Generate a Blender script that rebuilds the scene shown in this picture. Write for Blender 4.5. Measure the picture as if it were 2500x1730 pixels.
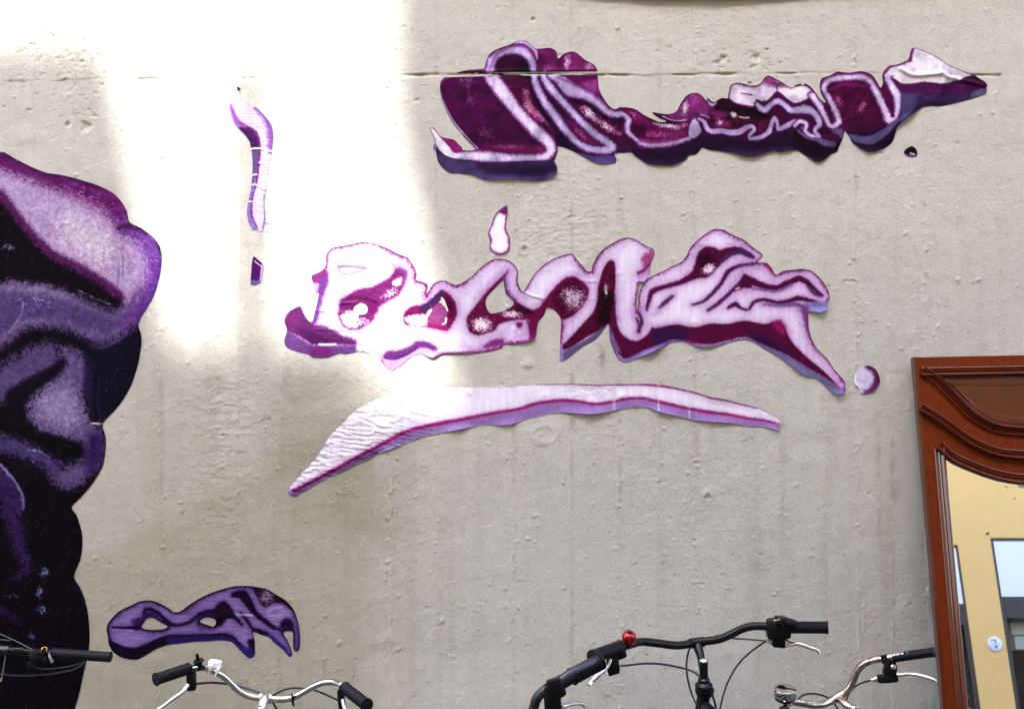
import bpy, math, random
import numpy as np
from mathutils import Vector, Matrix

for o in list(bpy.data.objects):
    bpy.data.objects.remove(o, do_unlink=True)
SC = bpy.context.scene
COL = SC.collection

# ------------------------------------------------------------------ camera, sky, sun, exposure
S = 0.00136          # metres on the wall per photograph pixel
D = 4.0              # camera to wall
ZC = 1.80            # camera height
W_PX, H_PX = 2500.0, 1730.0

cam_d = bpy.data.cameras.new('camera')
cam = bpy.data.objects.new('camera', cam_d)
COL.objects.link(cam)
cam.location = (0, -D, ZC)
cam.rotation_euler = (math.radians(90), 0, 0)
cam_d.sensor_width = 36.0
cam_d.sensor_fit = 'HORIZONTAL'
cam_d.lens = 36.0 * D / (W_PX * S)
cam_d.clip_start = 0.05
cam_d.clip_end = 500
SC.camera = cam

SUN_TRAVEL = Vector((0.274, 1.0, -1.235)).normalized()
SUN_EL = math.asin(-SUN_TRAVEL.z)
SUN_ROT = math.atan2(-SUN_TRAVEL.x, -SUN_TRAVEL.y)
world = bpy.data.worlds.new('World')
SC.world = world
world.use_nodes = True
nt = world.node_tree
nt.nodes.clear()
w_out = nt.nodes.new('ShaderNodeOutputWorld')
w_bg = nt.nodes.new('ShaderNodeBackground')
w_sky = nt.nodes.new('ShaderNodeTexSky')
w_sky.sky_type = 'NISHITA'
w_sky.sun_disc = False
w_sky.sun_elevation = SUN_EL
w_sky.sun_rotation = SUN_ROT % (2 * math.pi)
w_sky.air_density = 1.0
w_sky.dust_density = 3.5
w_sky.ozone_density = 1.0
w_bg.inputs['Strength'].default_value = 0.15
nt.links.new(w_sky.outputs[0], w_bg.inputs['Color'])
nt.links.new(w_bg.outputs[0], w_out.inputs['Surface'])

sun_d = bpy.data.lights.new('sun', 'SUN')
sun_d.energy = 1.8
sun_d.angle = math.radians(0.6)
sun_d.color = (1.0, 0.965, 0.91)
sun = bpy.data.objects.new('sun', sun_d)
COL.objects.link(sun)
sun.rotation_euler = SUN_TRAVEL.to_track_quat('-Z', 'Y').to_euler()
sun.location = (-3, -10, 12)

SC.view_settings.view_transform = 'Standard'
SC.view_settings.look = 'None'
SC.view_settings.exposure = 2.96
SC.view_settings.gamma = 1.0
SC.view_settings.use_curve_mapping = False
SC.cycles.max_bounces = 8
SC.cycles.diffuse_bounces = 4
SC.cycles.caustics_reflective = False
SC.cycles.caustics_refractive = False
try:
    SC.cycles.use_denoising = True
except Exception:
    pass

# ------------------------------------------------------------------ helpers
def lin(c):
    c = np.asarray(c, dtype=np.float64) / 255.0
    return np.where(c <= 0.04045, c / 12.92, ((c + 0.055) / 1.055) ** 2.4)

def material(name, color, rough=0.6, metal=0.0, coat=0.0, spec=None):
    m = bpy.data.materials.new(name)
    m.use_nodes = True
    b = m.node_tree.nodes['Principled BSDF']
    b.inputs['Base Color'].default_value = (*color, 1)
    b.inputs['Roughness'].default_value = rough
    b.inputs['Metallic'].default_value = metal
    b.inputs['Coat Weight'].default_value = coat
    if spec is not None:
        b.inputs['Specular IOR Level'].default_value = spec
    return m

def noisy(m, scale=40.0, amount=0.25, bump=0.0, detail=4.0, dark=(0.5, 0.5, 0.5), stretch=(1, 1, 1), bdist=0.002, rough_var=0.0):
    """Grain and fine relief on a material: colour noise and a bump."""
    t = m.node_tree
    b = t.nodes['Principled BSDF']
    tc = t.nodes.new('ShaderNodeTexCoord')
    mp = t.nodes.new('ShaderNodeMapping')
    mp.inputs['Scale'].default_value = stretch
    t.links.new(tc.outputs['Object'], mp.inputs['Vector'])
    n = t.nodes.new('ShaderNodeTexNoise')
    n.inputs['Scale'].default_value = scale
    n.inputs['Detail'].default_value = detail
    t.links.new(mp.outputs[0], n.inputs['Vector'])
    base = tuple(b.inputs['Base Color'].default_value)
    mix = t.nodes.new('ShaderNodeMix')
    mix.data_type = 'RGBA'
    mix.blend_type = 'MIX'
    mix.inputs['A'].default_value = base
    mix.inputs['B'].default_value = (base[0] * dark[0], base[1] * dark[1], base[2] * dark[2], 1)
    ramp = t.nodes.new('ShaderNodeMapRange')
    ramp.inputs['From Min'].default_value = 0.35
    ramp.inputs['From Max'].default_value = 0.7
    ramp.inputs['To Max'].default_value = amount
    t.links.new(n.outputs['Fac'], ramp.inputs['Value'])
    t.links.new(ramp.outputs[0], mix.inputs['Factor'])
    t.links.new(mix.outputs['Result'], b.inputs['Base Color'])
    if rough_var:
        r2 = t.nodes.new('ShaderNodeMapRange')
        r0 = b.inputs['Roughness'].default_value
        r2.inputs['To Min'].default_value = max(0.02, r0 - rough_var)
        r2.inputs['To Max'].default_value = min(1, r0 + rough_var)
        t.links.new(n.outputs['Fac'], r2.inputs['Value'])
        t.links.new(r2.outputs[0], b.inputs['Roughness'])
    if bump:
        bp = t.nodes.new('ShaderNodeBump')
        bp.inputs['Strength'].default_value = bump
        bp.inputs['Distance'].default_value = bdist
        t.links.new(n.outputs['Fac'], bp.inputs['Height'])
        t.links.new(bp.outputs[0], b.inputs['Normal'])
    return m

def tag(o, label=None, cat=None, group=None, kind=None):
    if label: o['label'] = label
    if cat: o['category'] = cat
    if group: o['group'] = group
    if kind: o['kind'] = kind
    return o

def empty(name, loc=(0, 0, 0)):
    o = bpy.data.objects.new(name, None)
    o.empty_display_size = 0.1
    COL.objects.link(o)
    o.location = loc
    return o

def link_mesh(name, verts, faces, mat, parent=None, smooth=False, loc=None):
    me = bpy.data.meshes.new(name)
    me.from_pydata([tuple(v) for v in verts], [], [tuple(f) for f in faces])
    me.validate()
    me.update()
    if smooth:
        me.polygons.foreach_set('use_smooth', [True] * len(me.polygons))
    if mat is not None:
        me.materials.append(mat)
    o = bpy.data.objects.new(name, me)
    COL.objects.link(o)
    if parent is not None:
        o.parent = parent
        # the meshes are written in world space, parents may stand anywhere
        o.matrix_parent_inverse = parent_world(parent).inverted()
    return o

def parent_world(o):
    if o.parent is None:
        return o.matrix_basis.copy()
    return parent_world(o.parent) @ o.matrix_parent_inverse @ o.matrix_basis

def np_mesh(name, co, quads, mat, smooth=True, colors=None, tris=None):
    """A big mesh straight from numpy arrays."""
    me = bpy.data.meshes.new(name)
    me.vertices.add(len(co))
    me.vertices.foreach_set('co', np.ascontiguousarray(co, dtype=np.float32).ravel())
    nq = len(quads)
    me.loops.add(nq * 4)
    me.polygons.add(nq)
    me.loops.foreach_set('vertex_index', np.ascontiguousarray(quads, dtype=np.int32).ravel())
    me.polygons.foreach_set('loop_start', np.arange(0, nq * 4, 4, dtype=np.int32))
    me.update(calc_edges=True)
    me.polygons.foreach_set('use_smooth', np.full(nq, smooth, dtype=bool))
    if colors is not None:
        a = me.color_attributes.new('Col', 'FLOAT_COLOR', 'POINT')
        c = np.ones((len(co), 4), dtype=np.float32)
        c[:, :3] = colors
        a.data.foreach_set('color', c.ravel())
    me.materials.append(mat)
    o = bpy.data.objects.new(name, me)
    COL.objects.link(o)
    return o

class MB:
    """Collects boxes, tubes and turned shapes and links them as one mesh."""
    def __init__(self):
        self.v = []; self.f = []
    def box(self, a, b):
        x0, y0, z0 = a; x1, y1, z1 = b
        i = len(self.v)
        self.v += [(x0, y0, z0), (x1, y0, z0), (x1, y1, z0), (x0, y1, z0), (x0, y0, z1), (x1, y0, z1), (x1, y1, z1), (x0, y1, z1)]
        self.f += [(i, i+3, i+2, i+1), (i+4, i+5, i+6, i+7), (i, i+1, i+5, i+4), (i+1, i+2, i+6, i+5), (i+2, i+3, i+7, i+6), (i+3, i, i+4, i+7)]
        return self
    def obox(self, c, ax, ay, az, bev=0.15):
        """Oriented box with chamfered long edges: half-axes as vectors."""
        c = Vector(c); ax = Vector(ax); ay = Vector(ay); az = Vector(az)
        k = 1 - bev
        prof = [(1, k), (k, 1), (-k, 1), (-1, k), (-1, -k), (-k, -1), (k, -1), (1, -k)]
        i = len(self.v)
        for s_, q in ((-1, 0.85), (-0.8, 1), (0.8, 1), (1, 0.85)):
            for px, py in prof:
                self.v.append(tuple(c + az * s_ + ax * px * q + ay * py * q))
        for r in range(3):
            for j in range(8):
                j2 = (j + 1) % 8
                self.f.append((i + r*8 + j, i + r*8 + j2, i + r*8 + 8 + j2, i + r*8 + 8 + j))
        self.f.append(tuple(i + j for j in reversed(range(8))))
        self.f.append(tuple(i + 24 + j for j in range(8)))
        return self
    def tube(self, pts, r, seg=12, closed=False, caps=True, smooth=0, flat=None):
        pts = [Vector(p) for p in pts]
        n0 = len(pts)
        rs = list(r) if hasattr(r, '__len__') else [r] * n0
        if smooth and n0 > 2:
            pts, rs = spline3(pts, rs, smooth, closed)
        n = len(pts)
        i = len(self.v)
        up = None
        for k in range(n):
            if closed:
                t = (pts[(k + 1) % n] - pts[k - 1])
            else:
                t = pts[min(k + 1, n - 1)] - pts[max(k - 1, 0)]
            if t.length < 1e-9: t = Vector((0, 0, 1))
            t.normalize()
            if up is None:
                up = Vector((0, 0, 1)) if abs(t.z) < 0.9 else Vector((0, 1, 0))
            a = up - t * up.dot(t)
            if a.length < 1e-6: a = t.orthogonal()
            a.normalize()
            b = t.cross(a)
            up = a
            for s_ in range(seg):
                q = 2 * math.pi * s_ / seg
                ra = rs[k]
                rb = rs[k] * (flat if flat else 1.0)
                self.v.append(tuple(pts[k] + a * (math.cos(q) * rb) + b * (math.sin(q) * ra)))
        for k in range(n if closed else n - 1):
            k2 = (k + 1) % n
            for s_ in range(seg):
                s2 = (s_ + 1) % seg
                self.f.append((i + k*seg + s_, i + k*seg + s2, i + k2*seg + s2, i + k2*seg + s_))
        if caps and not closed:
            self.f.append(tuple(i + s_ for s_ in reversed(range(seg))))
            self.f.append(tuple(i + (n-1)*seg + s_ for s_ in range(seg)))
        return self
    def lathe(self, base, axis, prof, seg=20):
        """Turned shape: prof is (radius, height along the axis)."""
        base = Vector(base); axis = Vector(axis).normalized()
        a = axis.orthogonal().normalized(); b = axis.cross(a)
        i = len(self.v)
        for (r, h) in prof:
            for s_ in range(seg):
                q = 2 * math.pi * s_ / seg
                self.v.append(tuple(base + axis * h + a * (math.cos(q) * r) + b * (math.sin(q) * r)))
        for k in range(len(prof) - 1):
            for s_ in range(seg):
                s2 = (s_ + 1) % seg
                self.f.append((i + k*seg + s_, i + k*seg + s2, i + (k+1)*seg + s2, i + (k+1)*seg + s_))
        self.f.append(tuple(i + s_ for s_ in reversed(range(seg))))
        self.f.append(tuple(i + (len(prof)-1)*seg + s_ for s_ in range(seg)))
        return self
    def build(self, name, mat, parent=None, smooth=True, bevel=None):
        o = link_mesh(name, self.v, self.f, mat, parent, smooth)
        if smooth:
            try:
                o.data.set_sharp_from_angle(angle=math.radians(40))
            except Exception:
                pass
        return o

def spline3(pts, rs, sub, closed=False):
    n = len(pts); out = []; ro = []
    rng = range(n if closed else n - 1)
    for k in rng:
        if closed:
            p0, p1, p2, p3 = pts[k-1], pts[k], pts[(k+1) % n], pts[(k+2) % n]; r1, r2 = rs[k], rs[(k+1) % n]
        else:
            p0, p1, p2, p3 = pts[max(k-1, 0)], pts[k], pts[k+1], pts[min(k+2, n-1)]; r1, r2 = rs[k], rs[k+1]
        for j in range(sub):
            t = j / sub
            out.append(0.5 * ((2*p1) + (p2-p0)*t + (2*p0-5*p1+4*p2-p3)*t*t + (3*p1-p0-3*p2+p3)*t**3))
            ro.append(r1 + (r2 - r1) * t)
    if not closed:
        out.append(pts[-1]); ro.append(rs[-1])
    return out, ro

_tables = {}
def vnoise(x, z, sc, seed):
    """Smooth value noise, -1..1, cell size sc."""
    if seed not in _tables:
        _tables[seed] = np.random.RandomState(seed).uniform(-1, 1, (256, 256)).astype(np.float32)
    T = _tables[seed]
    x = np.asarray(x, dtype=np.float32) / sc + 1000; z = np.asarray(z, dtype=np.float32) / sc + 1000
    xi = np.floor(x).astype(np.int32); zi = np.floor(z).astype(np.int32)
    fx = x - xi; fz = z - zi
    fx = fx * fx * (3 - 2 * fx); fz = fz * fz * (3 - 2 * fz)
    x0 = xi & 255; x1 = (xi + 1) & 255; z0 = zi & 255; z1 = (zi + 1) & 255
    return (T[x0, z0] * (1 - fx) + T[x1, z0] * fx) * (1 - fz) + (T[x0, z1] * (1 - fx) + T[x1, z1] * fx) * fz

def UX(u): return (u - W_PX / 2) * S
def VZ(v): return ZC - (v - H_PX / 2) * S
# ------------------------------------------------------------------ ground
m_ground = noisy(material('paving', (0.06, 0.058, 0.055), 0.85), 6, 0.6, 0.4, dark=(0.6, 0.6, 0.6))
g = link_mesh('ground', [(-150, -150, 0), (150, -150, 0), (150, 150, 0), (-150, 150, 0)], [(0, 1, 2, 3)], m_ground)
tag(g, kind='structure')

# ------------------------------------------------------------------ the wall with its cast relief
def graded(a, step, end, grow=1.22, mx=0.18):
    out = []; x = a; s_ = step
    sg = 1 if end > a else -1
    while (end - x) * sg > 1e-6:
        s_ = min(s_ * grow, mx)
        x = x + sg * s_
        if (end - x) * sg < s_ * 0.5: x = end
        out.append(x)
    return out
STEP = 0.0040
fx = np.arange(-2.06, 2.0601, STEP)
fz = np.arange(0.50, 3.0601, STEP)
xs = np.array(sorted(graded(fx[0], STEP, -7.0)) + list(fx) + graded(fx[-1], STEP, 8.0))
zs = np.array(sorted(graded(fz[0], STEP, 0.0)) + list(fz) + graded(fz[-1], STEP, 3.4))
XX, ZZ = np.meshgrid(xs, zs, indexing='ij')
rng = np.random.RandomState(5)
H = np.zeros_like(XX)
H += 0.0030 * vnoise(XX, ZZ, 0.70, 1) + 0.0016 * vnoise(XX, ZZ, 0.25, 2)
LOW = H.copy()
rough_zone0 = np.clip(0.5 + vnoise(XX, ZZ, 0.4, 35), 0, 1.2)
H += 0.0009 * vnoise(XX, ZZ, 0.060, 3) + 0.0003 * vnoise(XX, ZZ, 0.024, 4)
H += 0.00018 * vnoise(XX, ZZ, 0.012, 6) + 0.00025 * vnoise(XX, ZZ, 0.0078, 7) + 0.0011 * np.clip(vnoise(XX, ZZ, 0.045, 34), 0.15, 1) * rough_zone0
# rough texture comes and goes across the wall
rough_zone = np.clip(0.45 + 0.9 * vnoise(XX, ZZ, 0.32, 8), 0.1, 1.2)
H += rough_zone * (0.0002 * vnoise(XX, ZZ * 1.3, 0.016, 9) + 0.00035 * vnoise(XX, ZZ, 0.0081, 10))
# trowel ripples
for (u, v, ru, rv, amp) in ((1390, 560, 130, 170, 1.0), (545, 1120, 70, 240, 0.8), (1740, 60, 260, 80, 0.5), (1700, 1200, 200, 200, 0.35), (620, 980, 200, 60, 0.5), (1450, 980, 80, 120, 0.7)):
    wgt = np.exp(-(((XX - UX(u)) / (ru * S)) ** 2 + ((ZZ - VZ(v)) / (rv * S)) ** 2) ** 2)
    H += amp * wgt * 0.0011 * vnoise(XX, ZZ, 0.016, 11) * (1 + np.sin(ZZ * 2 * math.pi / 0.021 + 3 * vnoise(XX, ZZ, 0.06, 12)))
TINT = np.ones(XX.shape + (3,), dtype=np.float64)
# seams of the shuttering boards, running up the wall
for (u, amp, dark) in ((72, .5, .05), (172, .8, .05), (262, .5, 0), (392, .7, .06), (505, .3, .03), (583, .5, .08), (690, .4, .03), (790, .4, .03), (955, .9, .03), (1062, .6, .06), (1160, .3, .02), (1252, .6, .08), (1392, .9, .10), (1510, 1.0, .10), (1610, .7, .08), (1694, .8, .06), (1800, .3, .03), (1905, .4, .03), (2008, .4, .04), (2090, 1.0, .05), (2172, .6, .04), (2262, .8, .04), (2340, .5, .03), (-60, .6, .03), (-190, .6, .03), (2440, .5, .03), (2560, .6, .03)):
    cx = UX(u + 0) + 0.004 * vnoise(XX * 0 + u, ZZ, 0.18, 13) + 0.012 * S * (ZZ - 1.8) / S * (u - 1250) / 1250.0 * -1.0
    d = (XX - cx)
    broken = np.clip(0.2 + 1.1 * vnoise(XX * 0 + u, ZZ, 0.09, 14) + 0.6 * vnoise(XX, ZZ, 0.02, 15), 0, 1.4)
    H += amp * 0.0020 * np.exp(-(d / 0.0045) ** 2) * broken
    H -= amp * 0.0012 * np.exp(-((d - 0.008) / 0.004) ** 2) * np.clip(vnoise(XX, ZZ, 0.05, 16) + 0.4, 0, 1)
    H += amp * 0.0009 * np.tanh(d / 0.004) * np.exp(-(d / 0.05) ** 2)
    m = np.exp(-((d - 0.004) / 0.006) ** 2) * np.clip(0.25 + 1.2 * vnoise(XX * 0 + u, ZZ, 0.14, 17) + .5 * vnoise(XX, ZZ, 0.02, 18), 0, 1)
    TINT *= (1 - dark * 1.1 * m[..., None] * np.array([1.0, 1.0, 1.12]))
# the horizontal day joint: the pour above stands a little proud, with open recesses under it
vj = np.interp(XX, [UX(0), UX(270), UX(390), UX(600), UX(1050), UX(1480), UX(1570), UX(1800), UX(2450)], [VZ(196), VZ(191), VZ(192), VZ(190), VZ(180), VZ(180), VZ(185), VZ(178), VZ(181)]) + 0.0024 * vnoise(XX, ZZ * 0, 0.10, 19) + 0.0008 * vnoise(XX, ZZ * 0, 0.02, 38)
dj = ZZ - vj
open_ = np.zeros_like(XX)
for (u0, u1, hpx, deep) in ((262, 330, 3, .5), (330, 392, 14, .8), (572, 628, 6, .9), (505, 560, 3, .3), (980, 1480, 6, .9), (1480, 1568, 7, 1.0), (1640, 1802, 6, .9), (1885, 2040, 3, .6), (2075, 2240, 3, .55), (2262, 2445, 7, 1.0), (690, 720, 4, .4), (880, 930, 6, .4)):
    edge = np.clip((XX - UX(u0)) / 0.02, 0, 1) * np.clip((UX(u1) - XX) / 0.006, 0, 1)
    hh = hpx * S * (0.75 + 0.35 * vnoise(XX, ZZ * 0, 0.03, 20)) * (0.4 + 0.6 * edge)
    inside = np.clip((0.002 - dj) / 0.002, 0, 1) * np.clip((dj + hh) / 0.003, 0, 1)
    open_ = np.maximum(open_, inside * edge * deep)
any_open = np.zeros_like(XX)
lip = 0.0011 * np.clip(0.5 + vnoise(XX, ZZ * 0, 0.12, 21), 0.1, 1.3) * np.exp(-np.clip(dj, 0, 1) / 0.05)
H += np.where(dj > 0, lip, 0) + np.where((dj <= 0) & (dj > -0.02), -0.0002 * np.exp(dj / 0.01), 0)
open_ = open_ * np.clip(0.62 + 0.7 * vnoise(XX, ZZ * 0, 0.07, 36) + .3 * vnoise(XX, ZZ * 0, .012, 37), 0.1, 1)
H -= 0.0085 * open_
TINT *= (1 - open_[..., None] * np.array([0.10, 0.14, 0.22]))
BASE = LOW + np.where(dj > 0, lip, 0) - 0.006 * open_
# pits and crumbs
def stamp(x, z, r, h, ex=1.0, tint=None, ring=False):
    i0, i1 = np.searchsorted(xs, [x - 2.4 * r * ex, x + 2.4 * r * ex]); j0, j1 = np.searchsorted(zs, [z - 2.4 * r, z + 2.4 * r])
    if i1 <= i0 or j1 <= j0: return
    X = XX[i0:i1, j0:j1] - x; Z = ZZ[i0:i1, j0:j1] - z
    q = (X / (r * ex)) ** 2 + (Z / r) ** 2
    q = q * (1 + 0.5 * vnoise(XX[i0:i1, j0:j1], ZZ[i0:i1, j0:j1], max(r * 0.8, 0.004), 22))
    if ring:
        w = np.exp(-((np.sqrt(np.abs(q)) - 1) / 0.35) ** 2)
    else:
        w = np.exp(-np.abs(q) ** 1.5)
    H[i0:i1, j0:j1] += h * w
    if tint is not None:
        TINT[i0:i1, j0:j1] *= 1 - w[..., None] * np.array(tint)
for k in range(2000):
    x = rng.uniform(-2.0, 2.0); z = rng.uniform(0.5, 3.05)
    if rng.rand() < 0.35:
        near = rng.choice([172, 392, 955, 1252, 1510, 1694, 2090, 2262]); x = UX(near + rng.normal(0, 9))
    stamp(x, z, rng.uniform(0.0024, 0.0034) + 0.003 * rng.rand() ** 3, rng.uniform(0.0010, 0.0030), rng.uniform(0.8, 1.5))
for k in range(200):
    x = rng.uniform(-2.0, 2.0); z = rng.uniform(0.5, 3.05)
    stamp(x, z, rng.uniform(0.0022, 0.004), -rng.uniform(0.0014, 0.003), rng.uniform(0.8, 1.8), (0.10, 0.12, 0.16))
for (cu, cv, su, sv, n) in ((160, 130, 60, 35, 70), (215, 250, 70, 45, 26), (40, 230, 30, 40, 8), (1850, 165, 22, 45, 26), (1765, 145, 25, 22, 12), (1700, 140, 60, 40, 12), (1300, 70, 60, 60, 10), (2120, 260, 90, 90, 16), (1010, 190, 60, 60, 14), (2040, 730, 60, 60, 8), (1700, 1200, 40, 40, 4)):
    for k in range(n):
        r = rng.uniform(0.0022, 0.0042) * (1.4 if rng.rand() < .15 else 1)
        stamp(UX(cu + rng.normal(0, su)), VZ(cv + rng.normal(0, sv)), r, -rng.uniform(0.0014, 0.0032), rng.uniform(0.9, 2.4), (0.08, 0.10, 0.15))
for (u, v, r, h, ex) in ((210, 307, 9, -.006, 1.4), (165, 303, 6, -.006, 1.0), (1845, 140, 9, -.006, 1.3), (1766, 142, 7, -.006, 1.0), (1301, 48, 5, -.005, 1.0), (1725, 1207, 13, .0035, 1.2), (1080, 1515, 7, .004, .7), (828, 1570, 6, .004, .8), (1728, 1213, 7, -.006, 1.1), (2337, 683, 5, .004, 1), (2387, 683, 5, .004, 1), (1555, 990, 6, .003, 1.6)):
    stamp(UX(u), VZ(v), r * S, h, ex, (0.15, 0.17, 0.2) if h < 0 else None)
stamp(UX(1280), VZ(609), 7 * S, -0.003, 1.0, (0.35, 0.36, 0.42))
stamp(UX(1280), VZ(609), 11 * S, 0.002, 1.0, (0.1, 0.1, 0.1), ring=True)
stamp(UX(1287), VZ(888), 11 * S, 0.004, 1.3, (-0.05, 0.0, 0.03))
stamp(UX(1330), VZ(1060), 20 * S, 0.0018, 1.5, None, ring=True)
for k in range(26):       # dribbles and scratches in the render, short raised or sunk strokes
    x = rng.uniform(-1.7, 1.7); z = rng.uniform(0.62, 2.9); a = rng.uniform(-0.5, 0.5); L = rng.uniform(0.01, 0.03); h = rng.choice([-1, 1]) * rng.uniform(.001, .002)
    for t in np.linspace(-1, 1, 9):
        stamp(x + math.cos(a) * L * t, z + math.sin(a) * L * t + 0.004 * math.sin(3 * t), 0.003, h * 0.7)
# stains, streaks, a repainted patch, and shade put into the wall colour
st = vnoise(XX, ZZ * 0.10, 0.055, 23) * 0.5 + vnoise(XX, ZZ * 0.06, 0.022, 24) * 0.5
down = np.clip((2.75 - ZZ) / 1.2, 0, 1)
TINT *= 1 - (np.clip(st, 0, 1) * 0.12 * (0.3 + 0.7 * down))[..., None] * np.array([0.9, 1.0, 1.25])
bl = vnoise(XX, ZZ, 0.45, 25) * 0.6 + vnoise(XX, ZZ, 0.16, 26) * 0.4
TINT *= 1 + (bl * 0.05)[..., None] * np.array([1.0, 1.0, 1.0])
# lower left: weaker light painted darker and greener, up to a ragged line
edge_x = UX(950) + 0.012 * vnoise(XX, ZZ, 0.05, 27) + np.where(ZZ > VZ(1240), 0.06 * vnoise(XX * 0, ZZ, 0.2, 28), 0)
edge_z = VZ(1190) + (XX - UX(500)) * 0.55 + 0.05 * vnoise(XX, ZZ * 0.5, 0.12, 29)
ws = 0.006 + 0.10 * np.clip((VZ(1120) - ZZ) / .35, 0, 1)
left_shade = 1 / (1 + np.exp(np.clip(-(edge_x - XX) / ws, -60, 60))) * 1 / (1 + np.exp(-(edge_z - ZZ) / 0.02))
TINT *= 1 - (0.85 * left_shade)[..., None] * np.array([0.17, 0.19, 0.27])
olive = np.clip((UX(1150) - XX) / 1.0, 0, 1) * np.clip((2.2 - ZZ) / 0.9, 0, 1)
TINT *= 1 - olive[..., None] * np.array([0.18, 0.185, 0.225])  # dimming towards the lower left, put into the colour
dx_ = (XX - UX(840 - 0.0)) + 0.30 * (ZZ - VZ(1120)); mid_shade = np.exp(-((dx_ / .27) ** 2 + ((ZZ - VZ(1110)) / .30) ** 2) ** 2 + .5 * vnoise(XX, ZZ, .09, 39) + .25 * vnoise(XX, ZZ, .025, 40))
mid_shade = np.clip(mid_shade, 0, 1); mid_shade = mid_shade * mid_shade * (3 - 2 * mid_shade)
TINT *= 1 - (0.17 * mid_shade)[..., None] * np.array([1.0, 1.0, 1.25])  # darker blob: uneven light painted into the wall colour
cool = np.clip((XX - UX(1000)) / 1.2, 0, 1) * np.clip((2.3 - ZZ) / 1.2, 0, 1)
TINT *= 1 + cool[..., None] * np.array([-0.085, -0.065, -0.03])  # cooler, dimmer light at lower right, painted as a tint
patch = 1 / (1 + np.exp(-(XX - UX(890)) / 0.008)) * 1 / (1 + np.exp(-(VZ(1592) + 0.01 * vnoise(XX, ZZ, .07, 30) - ZZ) / 0.004)) * np.clip((UX(1420) - XX) / .3, 0, 1)
TINT *= 1 + (0.10 * patch)[..., None]
for (u, v0, v1, dk) in ((1470, 820, 920, .25), (1450, 1080, 1180, .10), (1512, 880, 1300, .10), (1396, 900, 1060, .16), (1396, 1100, 1700, .05), (1612, 900, 990, .14), (1260, 640, 760, .08), (1600, 960, 1120, .06), (1700, 980, 1130, .07), (1740, 980, 1100, .06), (1450, 500, 640, .07), (2090, 300, 520, .06), (2010, 560, 700, .05), (2240, 640, 900, .05), (1130, 1150, 1400, .05), (560, 960, 1060, .08), (396, 900, 1240, .05), (2180, 1060, 1240, .14), (2145, 1000, 1350, .10), (1340, 1110, 1210, .10), (2190, 1140, 1230, .15)):
    m = np.exp(-((XX - UX(u) - 0.003 * vnoise(XX, ZZ, .05, 31)) / (0.010)) ** 2) * np.clip((VZ(v0) - ZZ) / .03, 0, 1) * np.clip((ZZ - VZ(v1)) / .05, 0, 1) * np.clip(.5 + vnoise(XX, ZZ, .02, 32), 0, 1)
    TINT *= 1 - (dk * 1.6 * m)[..., None] * np.array([1, 1, .95])

# the wall's own material: warm grey render, fine grain in bump
m_wall = material('grey_render', (0.5, 0.47, 0.42), 0.92, spec=0.25)
t = m_wall.node_tree; b = t.nodes['Principled BSDF']
at = t.nodes.new('ShaderNodeAttribute'); at.attribute_name = 'Col'
tc = t.nodes.new('ShaderNodeTexCoord')
n1 = t.nodes.new('ShaderNodeTexNoise'); n1.inputs['Scale'].default_value = 190; n1.inputs['Detail'].default_value = 6; n1.inputs['Roughness'].default_value = 0.7
n2 = t.nodes.new('ShaderNodeTexNoise'); n2.inputs['Scale'].default_value = 26; n2.inputs['Detail'].default_value = 5; n2.inputs['Roughness'].default_value = 0.65
t.links.new(tc.outputs['Object'], n1.inputs['Vector']); t.links.new(tc.outputs['Object'], n2.inputs['Vector'])
r1 = t.nodes.new('ShaderNodeMapRange'); r1.inputs['From Min'].default_value = .25; r1.inputs['From Max'].default_value = .75; r1.inputs['To Min'].default_value = .82; r1.inputs['To Max'].default_value = 1.17
r2 = t.nodes.new('ShaderNodeMapRange'); r2.inputs['From Min'].default_value = .3; r2.inputs['From Max'].default_value = .7; r2.inputs['To Min'].default_value = .93; r2.inputs['To Max'].default_value = 1.05
t.links.new(n1.outputs['Fac'], r1.inputs['Value']); t.links.new(n2.outputs['Fac'], r2.inputs['Value'])
mu = t.nodes.new('ShaderNodeMath'); mu.operation = 'MULTIPLY'
t.links.new(r1.outputs[0], mu.inputs[0]); t.links.new(r2.outputs[0], mu.inputs[1])
vm = t.nodes.new('ShaderNodeVectorMath'); vm.operation = 'SCALE'
t.links.new(at.outputs['Color'], vm.inputs[0]); t.links.new(mu.outputs[0], vm.inputs['Scale'])
t.links.new(vm.outputs[0], b.inputs['Base Color'])
bp = t.nodes.new('ShaderNodeBump'); bp.inputs['Strength'].default_value = 1.0; bp.inputs['Distance'].default_value = 0.0025
t.links.new(n1.outputs['Fac'], bp.inputs['Height']); t.links.new(bp.outputs[0], b.inputs['Normal'])

WALL_RGB = np.array([0.402, 0.400, 0.383])
nx, nz = XX.shape
co = np.stack([XX, -H, ZZ], -1).reshape(-1, 3)
idx = np.arange(nx * nz).reshape(nx, nz)
quads = np.stack([idx[:-1, :-1], idx[1:, :-1], idx[1:, 1:], idx[:-1, 1:]], -1).reshape(-1, 4)
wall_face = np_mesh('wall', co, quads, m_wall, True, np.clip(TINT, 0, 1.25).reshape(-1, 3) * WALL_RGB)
tag(wall_face, 'rough grey rendered wall with board seams and a horizontal joint, covered in purple cut-outs', 'wall')
# body of the wall behind its face, and the coping on top
m_back = noisy(material('wall_body', (0.42, 0.39, 0.34), 0.9), 9, 0.4, 0.3)
MB().box((-7.0, 0.012, 0.0), (8.0, 0.40, 3.39)).build('wall_body', m_back, wall_face, smooth=False)
MB().box((-7.05, -0.012, 3.40), (8.05, 0.45, 3.45)).build('coping', m_back, wall_face, smooth=False)
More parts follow.
